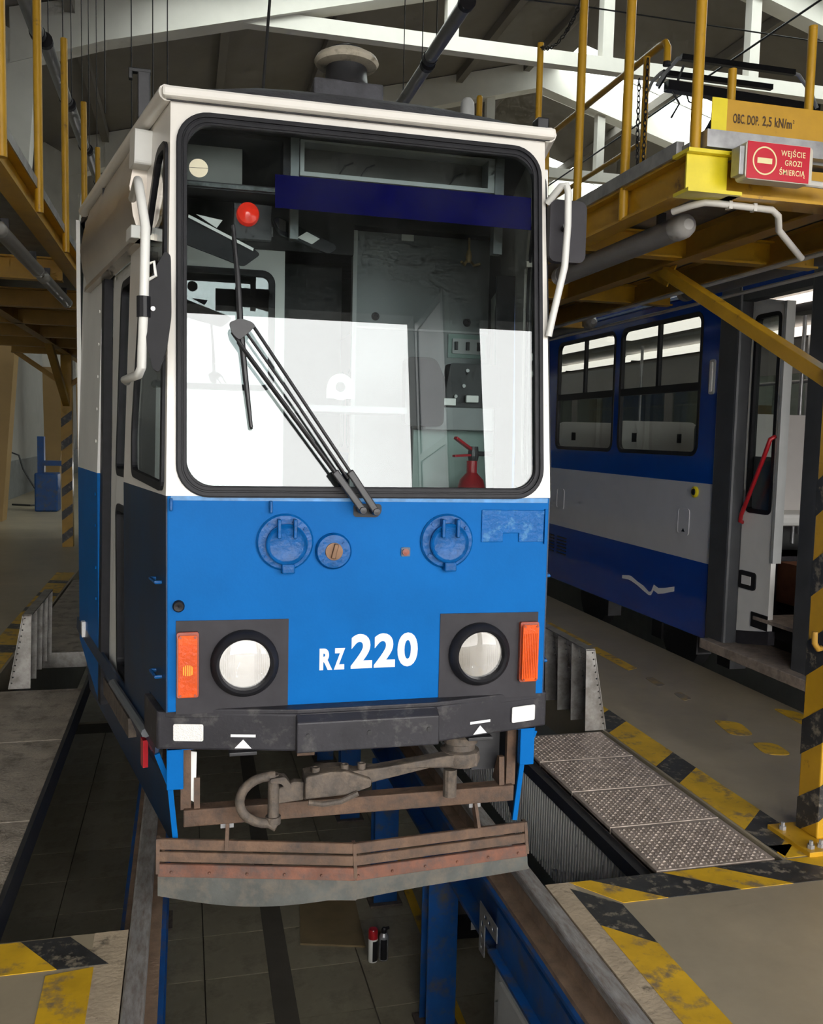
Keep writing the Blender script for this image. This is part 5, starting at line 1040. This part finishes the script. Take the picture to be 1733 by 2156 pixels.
# posts at the open edge, with the chain
for k, (x, y, z1, r) in enumerate(((1.445, 3.44, 4.15, 0.0225), (1.425, 4.02, 4.15, 0.0225), (1.425, 4.56, 4.15, 0.0225), (1.425, 6.3, 4.15, 0.0225), (1.425, 8.1, 4.15, 0.0225))):
    mb = MB(); mb.cyl((x, y, 2.80 if k else 2.955), (x, y, z1), r, 12); mb.lathe([(r, z1), (r*0.8, z1+0.012), (0, z1+0.016)], (x, y, 0), n=12); mb.build('post', YEL, G, smooth=True)
for x, y, z0, z1 in ((1.41, 5.12, 2.95, 4.05), (2.03, 5.0, 2.99, 4.0), (2.03, 6.5, 2.99, 4.0), (1.80, 3.75, 2.99, 3.44), (2.02, 3.5, 2.99, 3.55)):
    mb = MB(); mb.cyl((x, y, z0), (x, y, z1), 0.019, 12); mb.build('post', YEL, G, smooth=True)
mb = MB(); mb.tube([(2.05, 4.80, 3.90), (2.05, 4.80, 3.98), (2.05, 4.825, 4.015), (2.05, 4.88, 4.02), (2.05, 8.0, 4.02)], 0.021, 10); mb.build('handrail', YEL, G, smooth=True)
mb = MB(); mb.tube([(2.03, 5.0, 3.52), (2.03, 8.0, 3.52)], 0.016, 10); mb.build('mid_rail', YEL, G, smooth=True)
mb = MB(); mb.cyl((2.05, 4.80, 3.90), (2.05, 4.80, 3.88), 0.023, 10); mb.build('rail_plug', BLACK, G)
# column, brace, base
mb = MB(); cx0, cx1, c0, c1 = 2.115, 2.255, 3.28, 3.42
mb.box(cx0, cx1, c0, c1, 0.02, 2.80); colm = mb.build('column', YEL, G, bevel=0.008)
for i in range(5):
    z = 0.10+i*0.36
    for B_, a0, a1 in ((BY(c0), cx0, cx1), (BX(cx0), c1, c0)):
        mb = MB(); d0, d1 = (0.0005, 0.002) if B_ is not None else (0, 0)
        q = [(a0, z), (a1, z+0.10), (a1, z+0.26), (a0, z+0.16)]
        f = (lambda a, b, d: (a, c0-d, b)) if a0 == cx0 else (lambda a, b, d: (cx0-d, a, b-0.10))
        mb.plate(f, q, d0=0.0005, d1=0.002); mb.build('hazard_stripe', TAPEB, colm)
mb = MB(); mb.box(1.995, 2.30, 3.17, 3.46, 0.0, 0.022); bp_ = mb.build('base_plate', YEL, G, bevel=0.002)
for x, y in ((2.03, 3.21), (2.03, 3.40), (2.08, 3.21)):
    mb = MB(); mb.lathe([(0.016, 0.022), (0.016, 0.038), (0.009, 0.038), (0.009, 0.055)], (x, y, 0), n=6); mb.build('anchor_bolt', GALV, bp_)
mb = MB(); mb.bar((2.18, 3.40, 2.02), (2.18, 4.93, 2.76), 0.065, 0.065); mb.build('brace', YEL, G, bevel=0.003)
mb = MB(); mb.plate(lambda a, b, d: (2.2+d, a, b), [(4.85, 2.79), (5.2, 2.79), (4.95, 2.68)], d0=-0.005, d1=0.005); mb.build('gusset', YEL, G)
mb = MB(); mb.tube([(2.12, 3.33, 0.87), (2.075, 3.30, 0.875), (2.045, 3.285, 0.905), (2.043, 3.285, 0.955)], 0.013, 10); mb.build('cable_hook', YELD, colm, smooth=True)
# chain between the first posts and chain ends hanging at the second
def chain(name, pts, label):
    P_ = [Vector(p) for p in pts]; mb = MB(); L = 0.0; seg = []
    for a, b in zip(P_[:-1], P_[1:]):
        n = max(1, round((b-a).length/0.032))
        for i in range(n): seg.append((a+(b-a)*(i+0.5)/n, (b-a).normalized()))
    for k, (c, d) in enumerate(seg):
        u = d.cross(Vector((0, 1, 0))).normalized() if abs(d.y) < 0.9 else d.cross(Vector((1, 0, 0))).normalized(); v_ = d.cross(u)
        wv = u if k % 2 else v_
        ring = [c+d*0.021*math.cos(2*math.pi*i/8)+wv*0.010*math.sin(2*math.pi*i/8) for i in range(8)]
        mb.tube(ring, 0.0034, 5, closed=True)
    return tag(mb.build(name, BLKMET, None), label, 'chain')
A = Vector((1.425, 4.56, 4.09)); B2 = Vector((1.41, 5.12, 4.03)); pts = []
for i in range(13):
    t_ = i/12; q = A.lerp(B2, t_); q.z -= 0.10*4*t_*(1-t_); pts.append(q)
chain('safety_chain', pts, 'dark chain sagging between two yellow gantry posts at the top')
chain('safety_chain', [(2.02, 4.97, 3.98), (2.02, 4.97, 3.0)], 'dark chain hanging straight beside the short yellow post, right one of two')
chain('safety_chain', [(1.97, 4.97, 3.86), (1.975, 4.97, 3.5), (2.0, 4.97, 3.0)], 'dark chain hanging beside the short yellow post, left one of two')
# red warning light box
sg = thing('warning_light_box', (1.78, GY0-0.08, 2.81), 'red warning light box with a no entry symbol on the gantry end', 'sign')
mb = MB(); mb.plate(BY(GY0-0.12), rrect(1.592, 1.905, 2.825, 2.975, 0.02, 4), d0=-0.07, d1=0.0); mb.build('housing', mat('ivory_lamp_box', (0.62, 0.58, 0.48), 0.4, var=0.08), sg, bevel=0.006)
Bs_ = BY(GY0-0.12)
mb = MB(); mb.plate(Bs_, [(1.598, 2.828), (1.888, 2.828), (1.888, 2.972), (1.598, 2.972)], d0=0.0, d1=0.003); rf = mb.build('red_film', SIGNR, sg)
mb = MB(); mb.plate(Bs_, circ(1.678, 2.900, 0.056, 36), [circ(1.678, 2.900, 0.050, 36)], d0=0.003, d1=0.0045); mb.plate(Bs_, [(1.644, 2.889), (1.712, 2.889), (1.712, 2.911), (1.644, 2.911)], d0=0.003, d1=0.0045); mb.build('no_entry_symbol', SIGNY, rf)
text_part('WEJŚCIE', Bs_, 1.752, 1.866, 2.920, 2.957, SIGNY, rf, 'sign_text', 0.004, bold=0.012, spacing=1.12)
text_part('GROZI', Bs_, 1.772, 1.852, 2.890, 2.912, SIGNY, rf, 'sign_text', 0.004, bold=0.008, spacing=1.1)
text_part('ŚMIERCIĄ', Bs_, 1.748, 1.868, 2.846, 2.882, SIGNY, rf, 'sign_text', 0.004, bold=0.012, spacing=1.12)
mb = MB(); mb.box(1.568, 1.591, GY0-0.115, GY0-0.055, 2.84, 2.955); mb.build('end_cap', GALV, sg, bevel=0.004)
mb = MB(); mb.cyl((1.90, GY0-0.06, 2.85), (2.10, GY0-0.06, 2.845), 0.014, 10); mb.build('cable_stub', PVC, sg)
# conduit under the gantry end
cd = thing('conduit', (1.7, 3.5, 2.76), 'white cable conduit bending under the gantry end', 'conduit')
mb = MB(); mb.tube([(1.46, 3.62, 2.755), (1.50, 3.54, 2.765), (1.54, 3.50, 2.772), (1.60, 3.49, 2.77), (1.86, 3.49, 2.765), (1.90, 3.50, 2.745), (1.95, 3.56, 2.70), (2.12, 3.62, 2.60)], 0.015, 10); mb.build('pipe', PVC, cd, smooth=True)
for x in (1.65, 1.77):
    mb = MB(); mb.box(x-0.008, x+0.008, 3.475, 3.505, 2.75, 2.783); mb.build('clip', PVC, cd)
# tube lamps under the gantry
def tube_lamp(x, z, y0, y1, label, r=0.055):
    t = thing('tube_lamp', (x, (y0+y1)/2, z), label, 'lamp', 'tube lamps under the gantry')
    mb = MB(); mb.tube([(x, y0+0.1, z), (x, y1-0.1, z)], r, 14); mb.build('housing', TUBEG, t, smooth=True)
    for a, b in ((y0+0.1, y0), (y1-0.1, y1)):
        mb = MB(); d = 1 if b > a else -1; mb.lathe([(r*1.05, 0), (r*1.05, 0.05), (r*0.9, 0.08), (r*0.45, 0.1)], (x, a, z), (0, d, 0), n=14); mb.build('end_cap', mat('pale_grey_lamp_cap', (0.34, 0.33, 0.31), 0.4), t, smooth=True)
    for y in (y0+0.25, y1-0.25):
        mb = MB(); mb.box(x-0.02, x+0.02, y-0.01, y+0.01, z+r*0.8, z+r+0.05); mb.build('hanger', BLKMET, t)
tube_lamp(1.60, 2.735, 3.72, 5.2, 'grey tube lamp under the near edge of the right gantry')
tube_lamp(3.12, 2.90, 4.5, 6.35, 'grey tube lamp just above the open tram door', 0.07)
tube_lamp(3.12, 2.86, 7.9, 9.4, 'grey tube lamp above the passenger tram windows')
for x, z, nm in ((2.55, 2.73, 'thin grey conduit pipe along the underside of the right gantry'), (2.95, 2.74, 'second thin conduit pipe under the gantry, nearer the passenger tram')):
    mb = MB(); mb.tube([(x, 3.6, z), (x, 9.5, z)], 0.013, 8); tag(mb.build('conduit_pipe', PVC, None, smooth=True), nm, 'conduit')

# ------------------------------------------------------------------ left gantry
G2 = thing('access_gantry', (-2.25, 14.0, 0), 'yellow access gantry on the left with upright posts', 'gantry')
L0, L1, LY0, LY1 = -1.35, -3.0, 2.6, 16.0
ibeam((L0-0.05, LY0, 2.87), (L0-0.05, LY1, 2.87), 0.14, 0.10, 'edge_beam', YEL, G2)
ibeam((-2.25, LY0, 2.80), (-2.25, LY1, 2.80), 0.16, 0.10, 'middle_beam', YELD, G2)
mb = MB(); mb.box(L1, L0-0.0, LY0, LY1, 3.01, 3.04); mb.build('deck', DECK, G2)
mb = MB(); mb.box(L0-0.02, L0+0.006, LY0, LY1, 3.00, 3.05); mb.build('deck_edge', GALV, G2)
for y in (7.0, 8.6, 10.0, 11.4, 12.8, 14.0):
    ibeam((L1, y, 2.80), (L0-0.1, y, 2.80), 0.16, 0.10, 'cross_beam', YEL if y < 8 else YELD, G2)
for y in (4.18, 5.18, 6.28, 7.42, 8.55, 9.7, 10.85):
    mb = MB(); mb.cyl((L0+0.01, y, 2.88), (L0+0.01, y, 4.2), 0.022, 12); mb.build('post', YEL, G2, smooth=True)
mb = MB(); mb.box(-2.345, -2.195, 14.0, 14.15, 0, 2.80); c2 = mb.build('column', YEL, G2)
for i in range(6):
    z = 0.05+i*0.34
    mb = MB(); mb.plate(BY(14.0), [(-2.345, z), (-2.195, z+0.12), (-2.195, z+0.25), (-2.345, z+0.13)], d0=0.001, d1=0.004); mb.build('hazard_stripe', TAPEB, c2)
mb = MB(); mb.bar((-2.27, 14.0, 2.1), (-2.27, 12.2, 2.85), 0.09, 0.09); mb.bar((-2.27, 14.1, 2.35), (-1.5, 14.1, 2.85), 0.07, 0.07); mb.bar((-2.27, 14.1, 2.35), (-3.0, 14.1, 2.85), 0.07, 0.07); mb.build('brace', YELD, G2)
tube_lamp(-1.52, 2.76, 5.0, 6.4, 'grey tube lamp under the left gantry, nearer one', 0.04)
tube_lamp(-1.52, 2.76, 6.5, 7.9, 'grey tube lamp under the left gantry, farther one', 0.04)

# ------------------------------------------------------------------ hanging hall lights, wires
def hall_light(x, z, y0, y1, label):
    t = thing('hanging_light', (x, (y0+y1)/2, z), label, 'lamp', 'hanging hall lights')
    mb = MB(); mb.tube([(x, y0+0.06, z), (x, y1-0.06, z)], 0.075, 14); mb.build('housing', TUBEG, t, smooth=True)
    for y in (y0, y1-0.08): mb = MB(); mb.tube([(x, y, z), (x, y+0.08, z)], 0.085, 14); mb.build('end_cap', DKGREY, t, smooth=True)
    for y in (y0+0.3, y1-0.3): mb = MB(); mb.cyl((x, y, z+0.06), (x, y, zr(x)), 0.006, 6); mb.build('suspension_wire', CABLE, t)
hall_light(2.08, 6.0, 8.8, 10.25, 'nearer grey tube light hanging above the tram, upper right'); hall_light(2.10, 6.0, 10.35, 11.9, 'farther grey tube light hanging just behind the tram roof')
hall_light(-2.15, 6.0, 9.2, 10.9, 'nearest grey tube light hanging above the left gantry'); hall_light(-2.1, 6.0, 11.0, 12.9, 'second grey tube light hanging above the left gantry'); hall_light(-2.08, 6.0, 13.0, 14.9, 'third grey tube light hanging above the left gantry'); hall_light(-2.05, 6.0, 15.0, 16.9, 'farthest grey tube light hanging above the left gantry')
def wire(pts, r, label, cat='wire', nm='overhead_wire'): mb = MB(); mb.tube(pts, r, 6); return tag(mb.build(nm, CABLE, None, smooth=True), label, cat)
wire([(4.5, GY+0.2, 5.45), (4.5, 8.0, 5.42), (4.5, 30, 5.3)], 0.010, 'contact wire running along above the passenger tram pantograph')
wire([(-4.6, 10.2, 6.55), (3.6, 9.6, 6.5), (6.7, 9.6, 6.5), (14, 9.9, 6.6)], 0.008, 'span wire crossing the hall above the gantry')
wire([(-0.258, 4.6, 3.02), (-0.2, 4.6, 3.85), (0.15, 4.6, 6.8), (0.44, 4.6, zr(0.45)-0.02)], 0.008, 'taut black rope rising from the tram roof', 'rope', 'rope')
for i, (x, y) in enumerate(((-1.55, 12.0), (-1.25, 12.2), (-1.0, 12.4), (-0.82, 12.4))):
    mb = MB(); mb.cyl((x, y, 5.6-0.1*i), (x, y, zr(x)), 0.007, 6); tag(mb.build('hanging_wire', CABLE, None), 'thin wire hanging above the left gantry, %s from the left' % ('first', 'second', 'third', 'fourth')[i], 'wire', 'thin hanging wires at the upper left')
# left background
t = thing('lifting_jack', (-3.35, 20.0, 0), 'blue lifting jack standing by the left wall in the background', 'machine')
mb = MB(); mb.box(-3.55, -3.42, 19.9, 20.1, 0, 1.55); mb.build('mast', PBLUE, t); mb = MB(); mb.box(-3.6, -3.15, 19.8, 20.3, 0, 0.8); mb.build('body', PBLUE, t, bevel=0.03); mb = MB(); mb.box(-3.42, -3.05, 19.85, 20.15, 0.95, 1.05); mb.build('carrier', PBLUE, t)

mb = MB(); mb.box(-4.64, -4.5, 21.6, 21.9, 1.15, 1.6); tag(mb.build('socket_box', GREYLIGHT, None, bevel=0.01), 'grey socket box on the left wall in the background', 'socket')
wire([(-4.45, 21.7, 1.2), (-4.2, 21.7, 1.1), (-4.1, 21.6, 0.8), (-3.8, 21.5, 0.3), (-3.6, 21.4, 0.02), (-3.9, 21.2, 0.02), (-4.3, 21.4, 0.02)], 0.02, 'black cable drooping from the wall socket to the floor at left', 'cable', 'cable')
